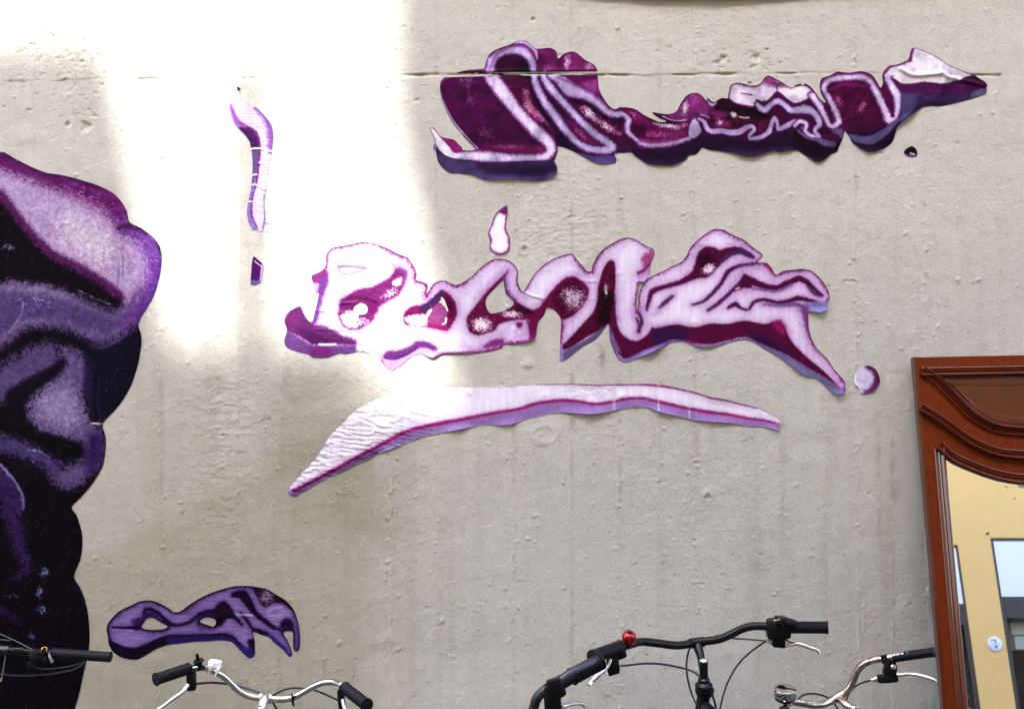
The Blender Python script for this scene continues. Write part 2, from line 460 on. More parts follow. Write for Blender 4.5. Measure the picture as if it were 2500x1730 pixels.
# the ledge whose underside just enters the top of the view
led = MB()
lx = np.linspace(UX(1180), UX(2492), 60)
lz = 2.9838 - 0.006 * np.exp(-((lx - UX(1680)) / 0.42) ** 2) + 0.0012 * vnoise(lx, lx * 0, .12, 33) + 0.008 * np.clip((UX(1620) - lx) / .5, 0, 1) + 0.008 * np.clip((lx - UX(1900)) / .5, 0, 1)
i = 0
for k in range(60):
    led.v += [(lx[k], 0.012, lz[k]), (lx[k], -0.004 - .014 * math.exp(-((lx[k] - UX(1700)) / .33) ** 2), lz[k]), (lx[k], -0.020, lz[k] + .05), (lx[k], 0.012, lz[k] + .06)]
    if k:
        a0 = (k - 1) * 4; a1 = k * 4
        for q in range(4):
            q2 = (q + 1) % 4
            led.f.append((a0 + q, a0 + q2, a1 + q2, a1 + q))
led.f.append((0, 3, 2, 1)); e = 59 * 4; led.f.append((e, e + 1, e + 2, e + 3))
m_ledge = noisy(material('ledge_stone', (0.46, 0.36, 0.24), 0.9), 30, 0.5, 0.4)
led.build('ledge', m_ledge, wall_face, smooth=False)

# how far a pasted sheet stands off the wall: it bridges crumbs and follows the low relief
from_h = H.copy()
for _ in range(1):
    P = np.pad(from_h, 1, mode='edge')
    from_h = np.max([P[a:a + nx, c:c + nz] for a in range(3) for c in range(3)], axis=0)
for _ in range(3):
    P = np.pad(from_h, 1, mode='edge')
    from_h = sum(P[a:a + nx, c:c + nz] for a in range(3) for c in range(3)) / 9.0
SHEET = np.maximum(from_h, H + 0.0002) + 0.0007
def sheet_at(x, z):
    i = np.clip(np.searchsorted(xs, x) - 1, 0, nx - 2); j = np.clip(np.searchsorted(zs, z) - 1, 0, nz - 2)
    fx_ = np.clip((x - xs[i]) / (xs[i + 1] - xs[i]), 0, 1); fz_ = np.clip((z - zs[j]) / (zs[j + 1] - zs[j]), 0, 1)
    return (SHEET[i, j] * (1 - fx_) + SHEET[i + 1, j] * fx_) * (1 - fz_) + (SHEET[i, j + 1] * (1 - fx_) + SHEET[i + 1, j + 1] * fx_) * fz_

# ------------------------------------------------------------------ the yellow house across the alley
HY = -5.3
m_yellow = noisy(material('yellow_plaster', (0.90, 0.525, 0.185), 0.85), 14, 0.25, 0.25, dark=(0.85, 0.82, 0.75))
m_frame = noisy(material('dark_window_frame', (0.055, 0.036, 0.028), 0.5), 60, 0.5)
m_blind = material('white_blind', (0.89, 0.83, 0.76), 0.7)
m_inside = material('dark_room', (0.012, 0.008, 0.006), 0.8)
m_shelf = material('ochre_shelf', (0.20, 0.11, 0.03), 0.6)
m_paper = material('pale_paper', (0.55, 0.56, 0.47), 0.7)
m_brass = material('brass', (0.95, 0.62, 0.18), 0.25, 1.0)
m_glass = bpy.data.materials.new('window_glass'); m_glass.use_nodes = True
gt = m_glass.node_tree; gt.nodes.clear()
g_o = gt.nodes.new('ShaderNodeOutputMaterial'); g_t = gt.nodes.new('ShaderNodeBsdfTransparent'); g_g = gt.nodes.new('ShaderNodeBsdfGlossy'); g_m = gt.nodes.new('ShaderNodeMixShader')
g_g.inputs['Roughness'].default_value = 0.02; g_m.inputs[0].default_value = 0.03
gt.links.new(g_t.outputs[0], g_m.inputs[1]); gt.links.new(g_g.outputs[0], g_m.inputs[2]); gt.links.new(g_m.outputs[0], g_o.inputs['Surface'])
m_brick = noisy(material('blocker_brick', (0.33, 0.15, 0.10), 0.9), 20, 0.5, 0.4)
m_zinc = material('blocker_zinc', (0.35, 0.36, 0.37), 0.45, 0.6)
m_roof = noisy(material('roof_gravel', (0.22, 0.20, 0.18), 0.95), 30, 0.5)

house = empty('house', (2.5, HY, 0))
tag(house, 'yellow house with dark framed windows and white blinds, reflected in the leaning mirror', 'house')
HX0, HX1, HB, HT = -7.0, 9.5, -10.0, 8.00
# window openings (x0, x1, z0, z1); the piers between are narrow on the ground floor
PIER_X0, PIER_X1, PIER_Z0, WIN_L_TOP, WIN_R_TOP, BLIND_H = 3.352, 3.603, 0.55, 2.385, 2.437, 0.445
wins = [(PIER_X0 - 1.3, PIER_X0, PIER_Z0, WIN_L_TOP), (PIER_X1, PIER_X1 + 1.3, PIER_Z0, WIN_R_TOP),
        (PIER_X1 + 1.75, PIER_X1 + 3.05, PIER_Z0, WIN_R_TOP), (PIER_X0 - 3.05, PIER_X0 - 1.75, PIER_Z0, WIN_L_TOP)]
for kx in (-5.6, -3.4, -1.2, 1.0, 3.2, 5.4, 7.6):
    wins.append((kx, kx + 1.0, 5.4, 6.9))
for kx in (-5.9, -4.0):
    wins.append((kx, kx + 1.1, 1.0, 2.6))
xc = sorted({HX0, HX1, *[w[0] for w in wins], *[w[1] for w in wins]})
zc_ = sorted({0.0, HT, *[w[2] for w in wins], *[w[3] for w in wins]})
hv = []; hf = []
def hq(p):
    i = len(hv); hv.extend(p); hf.append((i, i + 1, i + 2, i + 3))
for a0, a1 in zip(xc[:-1], xc[1:]):
    for c0, c1 in zip(zc_[:-1], zc_[1:]):
        mx_, mz_ = (a0 + a1) / 2, (c0 + c1) / 2
        if any(w[0] < mx_ < w[1] and w[2] < mz_ < w[3] for w in wins): continue
        hq([(a1, HY, c0), (a0, HY, c0), (a0, HY, c1), (a1, HY, c1)])
for w in wins:   # reveals
    x0, x1, z0, z1 = w; yb = HY - 0.06
    hq([(x0, HY, z0), (x0, yb, z0), (x0, yb, z1), (x0, HY, z1)]); hq([(x1, yb, z0), (x1, HY, z0), (x1, HY, z1), (x1, yb, z1)])
    hq([(x0, HY, z1), (x0, yb, z1), (x1, yb, z1), (x1, HY, z1)]); hq([(x0, yb, z0), (x0, HY, z0), (x1, HY, z0), (x1, yb, z0)])
hq([(HX0, HY, 0), (HX0, HB, 0), (HX0, HB, HT), (HX0, HY, HT)]); hq([(HX1, HB, 0), (HX1, HY, 0), (HX1, HY, HT), (HX1, HB, HT)])
hq([(HX0, HB, 0), (HX1, HB, 0), (HX1, HB, HT), (HX0, HB, HT)])
hq([(HX0, HY, HT), (HX0, HY - .25, HT), (HX1, HY - .25, HT), (HX1, HY, HT)]); hq([(HX0, HY - .25, HT), (HX0, HY - .25, HT - .35), (HX1, HY - .25, HT - .35), (HX1, HY - .25, HT)])
link_mesh('facade', hv, hf, m_yellow, house)
MB().box((HX0 + .01, HB + .01, HT - .45), (HX1 - .01, HY - .26, HT - .35)).build('roof', m_roof, house, smooth=False)
# unseen blocks, slats, rails and pole, added and shaped to cut the sun patch
YR = -8.5
MB().box((HX0 + .02, HB + .02, HT - .30), (HX1 - .02, YR, 12.14)).build('rear_sun_block', m_yellow, house, smooth=False)
MB().box((-8.2, YR - .82, 12.142), (-3.69, YR - .002, 13.14)).build('left_sun_block', m_brick, house, smooth=False)
for q, hh in enumerate((.034, .027, .019, .012, .007)):  # added slats, thinning upwards to feather the patch's top edge
    MB().box((-8.2, YR - .82, 13.152 + .044 * q), (-3.69, YR - .002, 13.152 + .044 * q + hh)).build('sun_fade_slat', m_zinc, house, smooth=False)
MB().box((-2.52, HB + .03, 12.141), (HX1 - .03, YR - .004, 13.066)).build('upper_sun_block', m_yellow, house, smooth=False)
MB().box((-2.71, YR - .70, 13.068), (HX1, YR, 13.80)).build('sun_block_eave', m_frame, house, smooth=False)
for q, (rz, rh) in enumerate(((12.160, .034), (12.215, .026), (12.265, .017), (12.315, .010))):  # added rails that soften the lower edge of the sun patch
    MB().box((-3.68, YR - .045, rz), (-2.92 + .05 * q, YR - .005, rz + rh)).build('sun_fade_rail', m_zinc, house, smooth=False)
MB().tube([(-3.225, YR - .12, 12.10), (-3.225, YR - .12, 13.40)], 0.044, 12).build('sun_stripe_pole', m_zinc, house)  # unseen pole, added to cast the dim stripe
MB().box((HX0 - .06, HY, 4.45), (HX1 + .06, HY + .07, 4.60)).build('string_course', m_yellow, house, smooth=False)
for k, w in enumerate(wins):
    x0, x1, z0, z1 = w; y0 = HY - 0.058; fr = 0.035
    win = MB()
    win.box((x0 + .001, y0, z0 + .001), (x0 + fr, y0 + .05, z1 - .001)).box((x1 - fr, y0, z0 + .001), (x1 - .001, y0 + .05, z1 - .001))
    win.box((x0 + fr + .001, y0 + .001, z1 - fr), (x1 - fr - .001, y0 + .051, z1 - .001)).box((x0 + fr + .001, y0 + .001, z0 + .001), (x1 - fr - .001, y0 + .051, z0 + fr))
    ground_floor = z1 < 4
    zt = z1 - BLIND_H if k in (0, 1, 2, 3) else (z0 + z1) / 2
    win.box((x0 + fr + .001, y0 + .002, zt - .15), (x1 - fr - .001, y0 + .052, zt))
    fo = win.build('window', m_frame, house, smooth=False)
    if k < 4:
        # the blind panel sits nearly flush with the outside of the opening
        MB().box((x0 + fr * .6, y0 + .0525, zt + .004), (x1 - fr * .6, y0 + .0565, z1 - fr * .75)).build('blind', m_blind, fo, smooth=False)
    MB().box((x0 + fr, y0 + .02, z0 + fr), (x1 - fr, y0 + .024, zt - .15)).build('pane', m_glass, fo, smooth=False)
    MB().box((x0 - .2, y0 - 1.6, z0 - .2), (x1 + .2, y0 - 1.59, z1 + .2)).box((x0 - .2, y0 - 1.59, z0 - .21), (x1 + .2, y0 - .01, z0 - .2)).box((x0 - .21, y0 - 1.59, z0 - .2), (x0 - .2, y0 - .01, z1 + .2)).box((x1 + .2, y0 - 1.59, z0 - .2), (x1 + .21, y0 - .01, z1 + .2)).box((x0 - .2, y0 - 1.59, z1 + .2), (x1 + .2, y0 - .01, z1 + .21)).build('room', m_inside, fo, smooth=False)
    if k == 1:
        MB().box((x0 + .036, y0 - .12, zt - .36), (x1 - .3, y0 - .10, zt - .16)).build('shelf', m_shelf, fo, smooth=False)
        MB().box((x0 + .11, y0 - .095, zt - .25), (x0 + .8, y0 - .09, zt - .165)).box((x0 + .125, y0 - .095, zt - .355), (x0 + .8, y0 - .09, zt - .262)).build('poster', m_paper, fo, smooth=False)
    if k == 0:
        MB().box((x1 - .9, y0 - .03, z0 + .62), (x1 - .034, y0 - .01, z0 + .66)).box((x1 - .9, y0 - .03, z0 + .49), (x1 - .034, y0 - .01, z0 + .535)).build('brass_rail', m_brass, fo, smooth=False)
        for q in range(5):
            MB().box((x1 - .9, y0 - .16, z0 + .05 + .17 * q), (x1 - .03, y0 - .05, z0 + .075 + .17 * q)).build('shelf', m_shelf, fo, smooth=False)
# ------------------------------------------------------------------ the paste-ups: printed paper cut to shape
REG = {1: (1040, 90, 500 / 2217), 2: (1480, 170, 500 / 2307), 3: (1940, 90, 500 / 2280), 4: (680, 560, 500 / 2217), 5: (1120, 480, 500 / 1900),
       6: (1540, 540, 620 / 2249), 7: (0, 350, 420 / 1219), 8: (0, 800, 360 / 1149), 9: (0, 1200, 300 / 903), 10: (540, 180, 160 / 473),
       11: (250, 1410, 500 / 2307), 12: (690, 920, 620 / 2307), 13: (1290, 920, 620 / 2307)}
def P(r, *xy):
    """Points measured in one enlarged part of the photograph, as pixels of the whole."""
    x0, y0, k = REG[r]
    return [(x0 + xy[i] * k, y0 + xy[i + 1] * k) for i in range(0, len(xy), 2)]

def curve(pts, sub=3, closed=True):
    p = np.array(pts, dtype=np.float64)
    if sub <= 1: return p
    n = len(p); out = []
    for k in range(n if closed else n - 1):
        if closed: p0, p1, p2, p3 = p[k - 1], p[k], p[(k + 1) % n], p[(k + 2) % n]
        else: p0, p1, p2, p3 = p[max(k - 1, 0)], p[k], p[k + 1], p[min(k + 2, n - 1)]
        # centripetal-ish tension keeps corners from overshooting
        m1 = (p2 - p0) * 0.4; m2 = (p3 - p1) * 0.4
        L = np.linalg.norm(p2 - p1)
        for m in (m1, m2):
            q = np.linalg.norm(m)
            if q > 0.9 * L: m *= 0.9 * L / q
        for j in range(sub):
            t = j / sub
            out.append((2*t**3 - 3*t*t + 1) * p1 + (t**3 - 2*t*t + t) * m1 + (-2*t**3 + 3*t*t) * p2 + (t**3 - t*t) * m2)
    if not closed: out.append(p[-1])
    return np.array(out)

def sd_poly(q, poly):
    """Signed distance of points q to a closed polygon, negative inside."""
    x = q[:, 0]; y = q[:, 1]
    d2 = np.full(len(q), 1e12, dtype=np.float32); ins = np.zeros(len(q), dtype=bool)
    a = poly; b = np.roll(poly, -1, axis=0)
    for (ax, ay), (bx, by) in zip(a, b):
        ex = bx - ax; ey = by - ay; wx = x - ax; wy = y - ay
        t = np.clip((wx * ex + wy * ey) / max(ex * ex + ey * ey, 1e-9), 0, 1)
        dx = wx - ex * t; dy = wy - ey * t
        np.minimum(d2, dx * dx + dy * dy, out=d2)
        if ay != by:
            c = ((ay > y) != (by > y)) & (x < ex * (y - ay) / (by - ay) + ax)
            ins ^= c
    d = np.sqrt(d2)
    return np.where(ins, -d, d)

def sd_line(q, line, w):
    x = q[:, 0]; y = q[:, 1]
    best = np.full(len(q), 1e6, dtype=np.float32)
    for k in range(len(line) - 1):
        ax, ay = line[k]; bx, by = line[k + 1]
        ex = bx - ax; ey = by - ay
        t = np.clip(((x - ax) * ex + (y - ay) * ey) / max(ex * ex + ey * ey, 1e-9), 0, 1)
        dx = x - ax - ex * t; dy = y - ay - ey * t
        np.minimum(best, np.sqrt(dx * dx + dy * dy) - (w[k] + (w[k + 1] - w[k]) * t), out=best)
    return best

m_print = bpy.data.materials.new('printed_paper'); m_print.use_nodes = True
t = m_print.node_tree; b = t.nodes['Principled BSDF']
b.inputs['Roughness'].default_value = 0.6; b.inputs['Specular IOR Level'].default_value = 0.04
at = t.nodes.new('ShaderNodeAttribute'); at.attribute_name = 'Col'
tc = t.nodes.new('ShaderNodeTexCoord')
pn = t.nodes.new('ShaderNodeTexNoise'); pn.inputs['Scale'].default_value = 420; pn.inputs['Detail'].default_value = 4
t.links.new(tc.outputs['Object'], pn.inputs['Vector'])
pr = t.nodes.new('ShaderNodeMapRange'); pr.inputs['From Min'].default_value = .3; pr.inputs['From Max'].default_value = .7; pr.inputs['To Min'].default_value = .90; pr.inputs['To Max'].default_value = 1.08
t.links.new(pn.outputs['Fac'], pr.inputs['Value'])
vm = t.nodes.new('ShaderNodeVectorMath'); vm.operation = 'SCALE'
t.links.new(at.outputs['Color'], vm.inputs[0]); t.links.new(pr.outputs[0], vm.inputs['Scale']); t.links.new(vm.outputs[0], b.inputs['Base Color'])
pw = t.nodes.new('ShaderNodeTexNoise'); pw.inputs['Scale'].default_value = 70; pw.inputs['Detail'].default_value = 5
t.links.new(tc.outputs['Object'], pw.inputs['Vector'])
bp = t.nodes.new('ShaderNodeBump'); bp.inputs['Strength'].default_value = 0.35; bp.inputs['Distance'].default_value = 0.003
t.links.new(pw.outputs['Fac'], bp.inputs['Height']); t.links.new(bp.outputs[0], b.inputs['Normal'])

PRINT_GAIN = 0.80     # print colour in daylight terms against its look in the photograph
class Sheet:
    def __init__(self, name, label, outline, holes=(), base=(220, 208, 232), step=1.7, group='purple cabbage cut-outs pasted on the wall', seed=1, smooth=3, gain=0.74, grain=3.5):
        self.name = name; self.label = label; self.group = group; self.step = step
        out = curve(outline, smooth)
        self.wrink = []; self.curls = []
        lo = out.min(0) - step * 2; hi = out.max(0) + step * 2
        gx = np.arange(lo[0], hi[0], step); gy = np.arange(lo[1], hi[1], step)
        GX, GY = np.meshgrid(gx, gy, indexing='ij')
        q = np.stack([GX.ravel(), GY.ravel()], -1).astype(np.float32)
        sd = sd_poly(q, out)
        for h in holes:
            sd = np.maximum(sd, -sd_poly(q, curve(h, 3)))
        sd2 = sd.reshape(GX.shape)
        gxd, gyd = np.gradient(sd2, step)
        gl = np.sqrt(gxd ** 2 + gyd ** 2) + 1e-6
        inside = sd2 < 0
        cell = inside[:-1, :-1] | inside[1:, :-1] | inside[1:, 1:] | inside[:-1, 1:]
        used = np.zeros_like(inside)
        used[:-1, :-1] |= cell; used[1:, :-1] |= cell; used[1:, 1:] |= cell; used[:-1, 1:] |= cell
        # pull the ring of outside points back on to the cut line
        mv = used & (sd2 > -0.35 * step)
        lim = np.clip(sd2, -0.4 * step, 1.45 * step)
        NX = GX - np.where(mv, lim * gxd / gl, 0); NY = GY - np.where(mv, lim * gyd / gl, 0)
        ids = -np.ones(GX.shape, dtype=np.int64)
        ids[used] = np.arange(used.sum())
        # pixel v runs downwards, so the ring order below faces the camera
        qd = np.stack([ids[:-1, :-1], ids[:-1, 1:], ids[1:, 1:], ids[1:, :-1]], -1)[cell]
        self.quads = qd
        self.q = np.stack([NX[used], NY[used]], -1).astype(np.float32)
        self.sd = np.minimum(sd2[used], 0)
        self.n = len(self.q)
        self.col = np.tile(np.array(base, dtype=np.float64), (self.n, 1))
        r = np.random.RandomState(seed)
        self.grain = r.uniform(-1, 1, self.n)
        self.fine = vnoise(self.q[:, 0], self.q[:, 1], grain, 40 + seed); self.gain = gain; self.halo = None
        self.lift = np.zeros(self.n)
    def _mix(self, m, color, sel):
        m = m[:, None]
        self.col[sel] = self.col[sel] * (1 - m) + np.array(color, dtype=np.float64) * m
    def _box(self, pts, pad):
        p = np.array(pts)
        lo = p.min(0) - pad; hi = p.max(0) + pad
        return np.nonzero((self.q[:, 0] > lo[0]) & (self.q[:, 0] < hi[0]) & (self.q[:, 1] > lo[1]) & (self.q[:, 1] < hi[1]))[0]
    def _mask(self, sd, soft, spk, sel):
        m = np.clip(0.5 - sd / (2 * soft), 0, 1)
        m = m * m * (3 - 2 * m)
        if spk:
            m = np.clip(m + spk * (self.grain[sel] * 0.7 + self.fine[sel] * 0.6) * 4 * m * (1 - m), 0, 1)
        return m
    def fill(self, pts, color, soft=2.0, spk=0.35, op=1.0, sub=3):
        poly = curve(pts, sub)
        sel = self._box(poly, soft * 2 + 2 + (4 * self.halo[0] if self.halo else 0))
        if not len(sel): return self
        d = sd_poly(self.q[sel], poly)
        self._halo(d, color, op, sel)
        self._mix(op * self._mask(d, soft, spk, sel), color, sel)
        return self
    def _halo(self, d, color, op, sel):
        # the printed photograph bleeds softly from the dark skin of a leaf into its pale flesh
        if self.halo is None or sum(color) > 330: return
        w, hc, ho = self.halo
        m = ho * op * np.exp(-np.clip(d, 0, 1e3) / w) * np.clip((self.col[sel].mean(1) - 110) / 60, 0, 1)
        m = np.clip(m + .5 * m * (1 - m) * (self.grain[sel] * .8 + self.fine[sel] * .7), 0, 1)
        self._mix(m, hc, sel)
    def line(self, pts, w, color, soft=2.0, spk=0.35, op=1.0, closed=False):
        """A band along a line; w is the full width, one number or one per point."""
        w = list(w) if hasattr(w, '__len__') else [w] * len(pts)
        if closed: pts = list(pts) + [pts[0]]; w = w + [w[0]]
        p = curve(pts, 3, False)
        ww = np.interp(np.arange(len(p)) / 3.0, np.arange(len(w)), w) / 2
        sel = self._box(p, max(w) + soft * 2 + 2 + (4 * self.halo[0] if self.halo else 0))
        if not len(sel): return self
        d = sd_line(self.q[sel], p, ww)
        self._halo(d, color, op, sel)
        self._mix(op * self._mask(d, soft, spk, sel), color, sel)
        return self
    def rim(self, width, color, op=1.0, spk=0.5, vary=0.5, region=None):
        sel = np.arange(self.n) if region is None else self._box(region, 0)
        wv = width * (1 + vary * vnoise(self.q[sel, 0], self.q[sel, 1], 60, 77))
        m = np.exp(-((-self.sd[sel]) / wv) ** 2) * op
        m = np.clip(m + spk * (self.grain[sel] * .7 + self.fine[sel] * .6) * 4 * m * (1 - m), 0, 1)
        self._mix(m, color, sel)
        return self
    def sparkle(self, c, rx, ry, color=(226, 206, 232), density=0.5, ang=0.0):
        """A patch of fine light specks, as in the enlarged printed photograph."""
        cx, cy = c
        sel = self._box([(cx - 2 * max(rx, ry), cy - 2 * max(rx, ry)), (cx + 2 * max(rx, ry), cy + 2 * max(rx, ry))], 0)
        if not len(sel): return self
        dx = self.q[sel, 0] - cx; dy = self.q[sel, 1] - cy
        a = (dx * math.cos(ang) + dy * math.sin(ang)) / rx; b_ = (-dx * math.sin(ang) + dy * math.cos(ang)) / ry
        w = np.exp(-(a * a + b_ * b_))
        m = np.clip((w * density * 1.5 - 0.62 + 0.5 * (self.grain[sel] * .8 + self.fine[sel] * .5)) * 1.7, 0, .9)
        self._mix(m, color, sel)
        return self
    def mottle(self, sc, amp, color, seed=50):
        m = np.clip(vnoise(self.q[:, 0], self.q[:, 1], sc, seed) * .6 + vnoise(self.q[:, 0], self.q[:, 1], sc / 3, seed + 1) * .4, 0, 1) * amp
        self._mix(m, color, np.arange(self.n))
        return self
    def specks(self, amp=0.05, thr=0.93, color=(235, 220, 240)):
        self.col *= (1 + amp * (0.6 * self.grain + 0.4 * self.fine))[:, None]
        m = np.where((self.grain > thr), 0.35, 0.0)
        self._mix(m, color, np.arange(self.n))
        return self
    def crease(self, pts, w, h):
        p = curve(pts, 3, False)
        sel = self._box(p, w * 3)
        d = sd_line(self.q[sel], p, np.zeros(len(p))) / w
        self.lift[sel] += h * np.exp(-d * d)
        return self
    def wrinkles(self, c, rx, ry, ang, h, sc, ratio=5.0, seed=60):
        dx = self.q[:, 0] - c[0]; dy = self.q[:, 1] - c[1]
        w = np.exp(-((dx / rx) ** 2 + (dy / ry) ** 2) ** 2)
        a = dx * math.cos(ang) + dy * math.sin(ang); b_ = -dx * math.sin(ang) + dy * math.cos(ang)
        r = vnoise(a, b_ * ratio, sc * ratio, seed) + .5 * vnoise(a, b_ * ratio, sc * ratio * .45, seed + 1)
        self.lift += w * h * np.clip(1 - np.abs(r) * 2.2, 0, 1)
        return self
    def curl(self, c, r, h, depth=14):
        """The cut edge has come away from the wall here."""
        d = np.hypot(self.q[:, 0] - c[0], self.q[:, 1] - c[1]) / r
        self.lift += h * np.exp(-d * d) * np.clip(1 + self.sd / depth, 0, 1) ** 1.5
        return self
    def done(self):
        x = UX(self.q[:, 0].astype(np.float64)); z = VZ(self.q[:, 1].astype(np.float64))
        y = -(sheet_at(x, z) + self.lift + 0.0004)
        # dried drips and the wall's seams print through as paler scuffs
        sc = vnoise(self.q[:, 0], self.q[:, 1] * .12, 6, 90)
        self.col *= (1 + 0.035 * sc)[:, None]
        lum = np.clip(self.col @ np.array([.35, .5, .15]), 4, 255); self.col *= ((lum / 150) ** 0.16)[:, None]; g_ = self.col.mean(1, keepdims=True); self.col += 0.08 * (g_ - self.col)
        c = lin(np.clip(self.col, 0, 255)) * self.gain * np.array([0.95, 1.0, 1.06])
        o = np_mesh(self.name, np.stack([x, y, z], -1), self.quads, m_print, True, np.clip(c, 0.0008, 0.82))
        tag(o, self.label, 'paste-up', self.group)
        return o

RIM = (122, 20, 100); DARK = (92, 4, 58); DEEP = (44, 4, 40); FL = (228, 217, 238); RIB = (200, 178, 222); SLAB = (146, 126, 192)

# --- 1: the long slice at the upper right
out = P(1, 38,990, 90,990, 150,1070, 200,1095, 300,1115, 350,1165, 385,1195, 400,1228, 535,1222, 430,1105, 330,985, 240,850, 180,700, 158,620, 150,540, 165,480, 220,430, 330,395, 440,365, 600,350, 630,345, 655,260, 690,190, 760,140, 840,110, 930,80, 980,50, 1060,45, 1110,65, 1180,125, 1240,130, 1330,120, 1390,140, 1420,180, 1430,240, 1500,180, 1580,160, 1640,180, 1720,250, 1800,290, 1850,350, 1862,450, 1870,560, 1920,660, 1980,745, 2040,785, 2100,765, 2190,768)
out += P(2, 330,450, 420,510, 520,560, 600,592, 690,588, 600,550, 545,515, 515,480, 600,495, 690,505, 760,490, 800,460, 840,380, 900,300, 960,268, 1030,268, 1080,300, 1120,350, 1138,375, 1130,330, 1150,325, 1185,360, 1225,368, 1260,340, 1310,320, 1370,328, 1370,300, 1385,240, 1400,180, 1460,153, 1530,158, 1620,183, 1700,178, 1745,150, 1780,95, 1820,72, 1870,85, 1950,130, 2030,180, 2080,205, 2140,185, 2200,162, 2270,170)
out += P(3, 0,545, 60,525, 120,525, 180,560, 230,620, 280,690, 320,730, 350,728, 300,650, 280,580, 280,520, 300,465, 370,440, 430,415, 470,388, 560,398, 640,400, 730,383, 820,400, 880,440, 930,520, 960,570, 985,510, 975,440, 990,390, 1050,325, 1130,312, 1220,280, 1270,250, 1290,170, 1310,128, 1350,122, 1450,160, 1610,235, 1650,270, 1750,325, 1900,390, 2000,425, 2070,470, 2120,500, 2147,540, 2135,565, 2135,620, 2110,645, 1990,685, 1860,722, 1720,755, 1610,775, 1500,772, 1420,785, 1340,845, 1260,900, 1200,945, 1160,985, 1130,1030, 1110,1110, 1080,1180, 1010,1235, 900,1280, 830,1287, 780,1275, 690,1220, 640,1180, 610,1120, 570,1060, 555,1050, 540,1120, 500,1210, 470,1280, 400,1310, 330,1370, 250,1400, 190,1370, 90,1300, 30,1265)
out += P(2, 2122,908, 2040,920, 1940,935, 1900,915, 1850,925, 1760,960, 1650,985, 1580,985, 1490,960, 1390,935, 1280,920, 1150,905, 1100,885, 1075,885, 1040,930, 1000,960, 930,970, 890,1020, 800,1065, 720,1085, 600,1080, 480,1070, 420,1040, 330,980, 280,935, 200,940, 130,940, 90,950, 115,1020, 100,1055)
out += P(1, 2040,1365, 1950,1375, 1830,1365, 1720,1310, 1600,1245, 1500,1200, 1425,1185, 1428,1230, 1400,1310, 1385,1345, 1415,1400, 1418,1460, 1390,1510, 1280,1555, 1180,1562, 960,1540, 760,1550, 640,1550, 510,1500, 350,1480, 260,1475, 180,1420, 130,1350, 110,1260, 105,1235, 80,1225, 75,1180, 95,1150, 85,1100, 60,1040)
a = Sheet('cabbage_slice', 'long dark purple cabbage slice across the wall joint, ending in a pale pointed flag', out, base=(82, 5, 62), seed=1, gain=0.60)
K1 = 0.2255; K2 = 0.2167; K3 = 0.2193
a.mottle(60, .5, (112, 12, 88))
# lower shadow part of the print
a.fill(P(2, -60,760, 200,860, 420,900, 700,900, 940,790, 1060,760, 1150,740, 1400,760, 1560,790, 1700,810, 1880,730, 2100,690, 2300,760, 2320,1010, 2000,1010, 1600,1050, 1100,1000, 900,1080, 600,1140, 300,1060, 60,960), (44, 12, 56), 4)
a.fill(P(3, 0,1040, 150,1130, 400,1230, 540,1090, 560,1080, 480,1320, 250,1430, 0,1290), (30, 6, 34), 4)
a.fill(P(3, 570,1060, 620,1110, 820,1200, 1000,1040, 1160,930, 1280,880, 1180,1010, 1120,1200, 860,1330, 640,1220), (28, 6, 42), 4)
# big left leaf
a.fill(P(1, 160,480, 350,400, 630,390, 660,500, 850,750, 1100,1000, 1290,1230, 900,1260, 560,1215, 330,960, 190,720), (84, 6, 72), 4)
a.fill(P(1, 600,1190, 800,1150, 1000,1170, 1290,1190, 1290,1250, 1000,1270, 700,1230), (134, 22, 96), 12, op=.8)
a.line(P(1, 640,500, 840,760, 1000,950, 1180,1130), 40 * K1, (52, 6, 74), 10, op=.8)
a.sparkle(P(1, 440, 470)[0], 22, 30, (168, 96, 160), .55); a.sparkle(P(1, 480, 680)[0], 18, 22, (150, 80, 150), .5); a.sparkle(P(1, 650, 1040)[0], 30, 18, (150, 60, 130), .6, .4); a.sparkle(P(1, 900, 1190)[0], 46, 8, (178, 110, 160), .55)
a.line(P(1, 140,520, 172,690, 245,860, 340,995, 440,1110, 545,1225), [4, 8, 9, 10, 10, 10], (138, 120, 178), 1.8, .2)
a.line(P(1, 185,690, 262,860, 355,990, 455,1105, 560,1205), 3, (190, 170, 206), 1.2, .3, op=.6)
a.line(P(1, 150,540, 190,470, 330,405, 600,365), 5, (150, 60, 140), 2.5, op=.7)
# magenta leaves at the top
a.fill(P(1, 1190,120, 1420,110, 1440,250, 1580,150, 1870,340, 1880,560, 2000,760, 1900,720, 1700,560, 1450,440, 1300,390, 1190,370), (136, 26, 112), 3)
a.fill(P(1, 1190,170, 1300,250, 1290,360, 1200,370), (92, 10, 78), 8); a.fill(P(1, 1410,250, 1480,250, 1480,370, 1420,370), (96, 10, 82), 8)
a.fill(P(1, 1400,380, 1850,370, 1840,450, 1700,520, 1480,430), (92, 6, 74), 7)
a.fill(P(1, 1700,500, 1850,470, 1840,600, 1760,610), (158, 62, 146), 9, op=.75)
a.sparkle(P(1, 1530, 280)[0], 9, 24, (226, 190, 224), .75, .15); a.sparkle(P(1, 1770, 315)[0], 15, 13, (214, 150, 206), .7); a.sparkle(P(1, 1310, 340)[0], 12, 12, (200, 120, 190), .5)
a.line(P(1, 950,70, 1060,50, 1180,150, 1200,240), [8, 12, 10, 4], (196, 160, 214), 3)
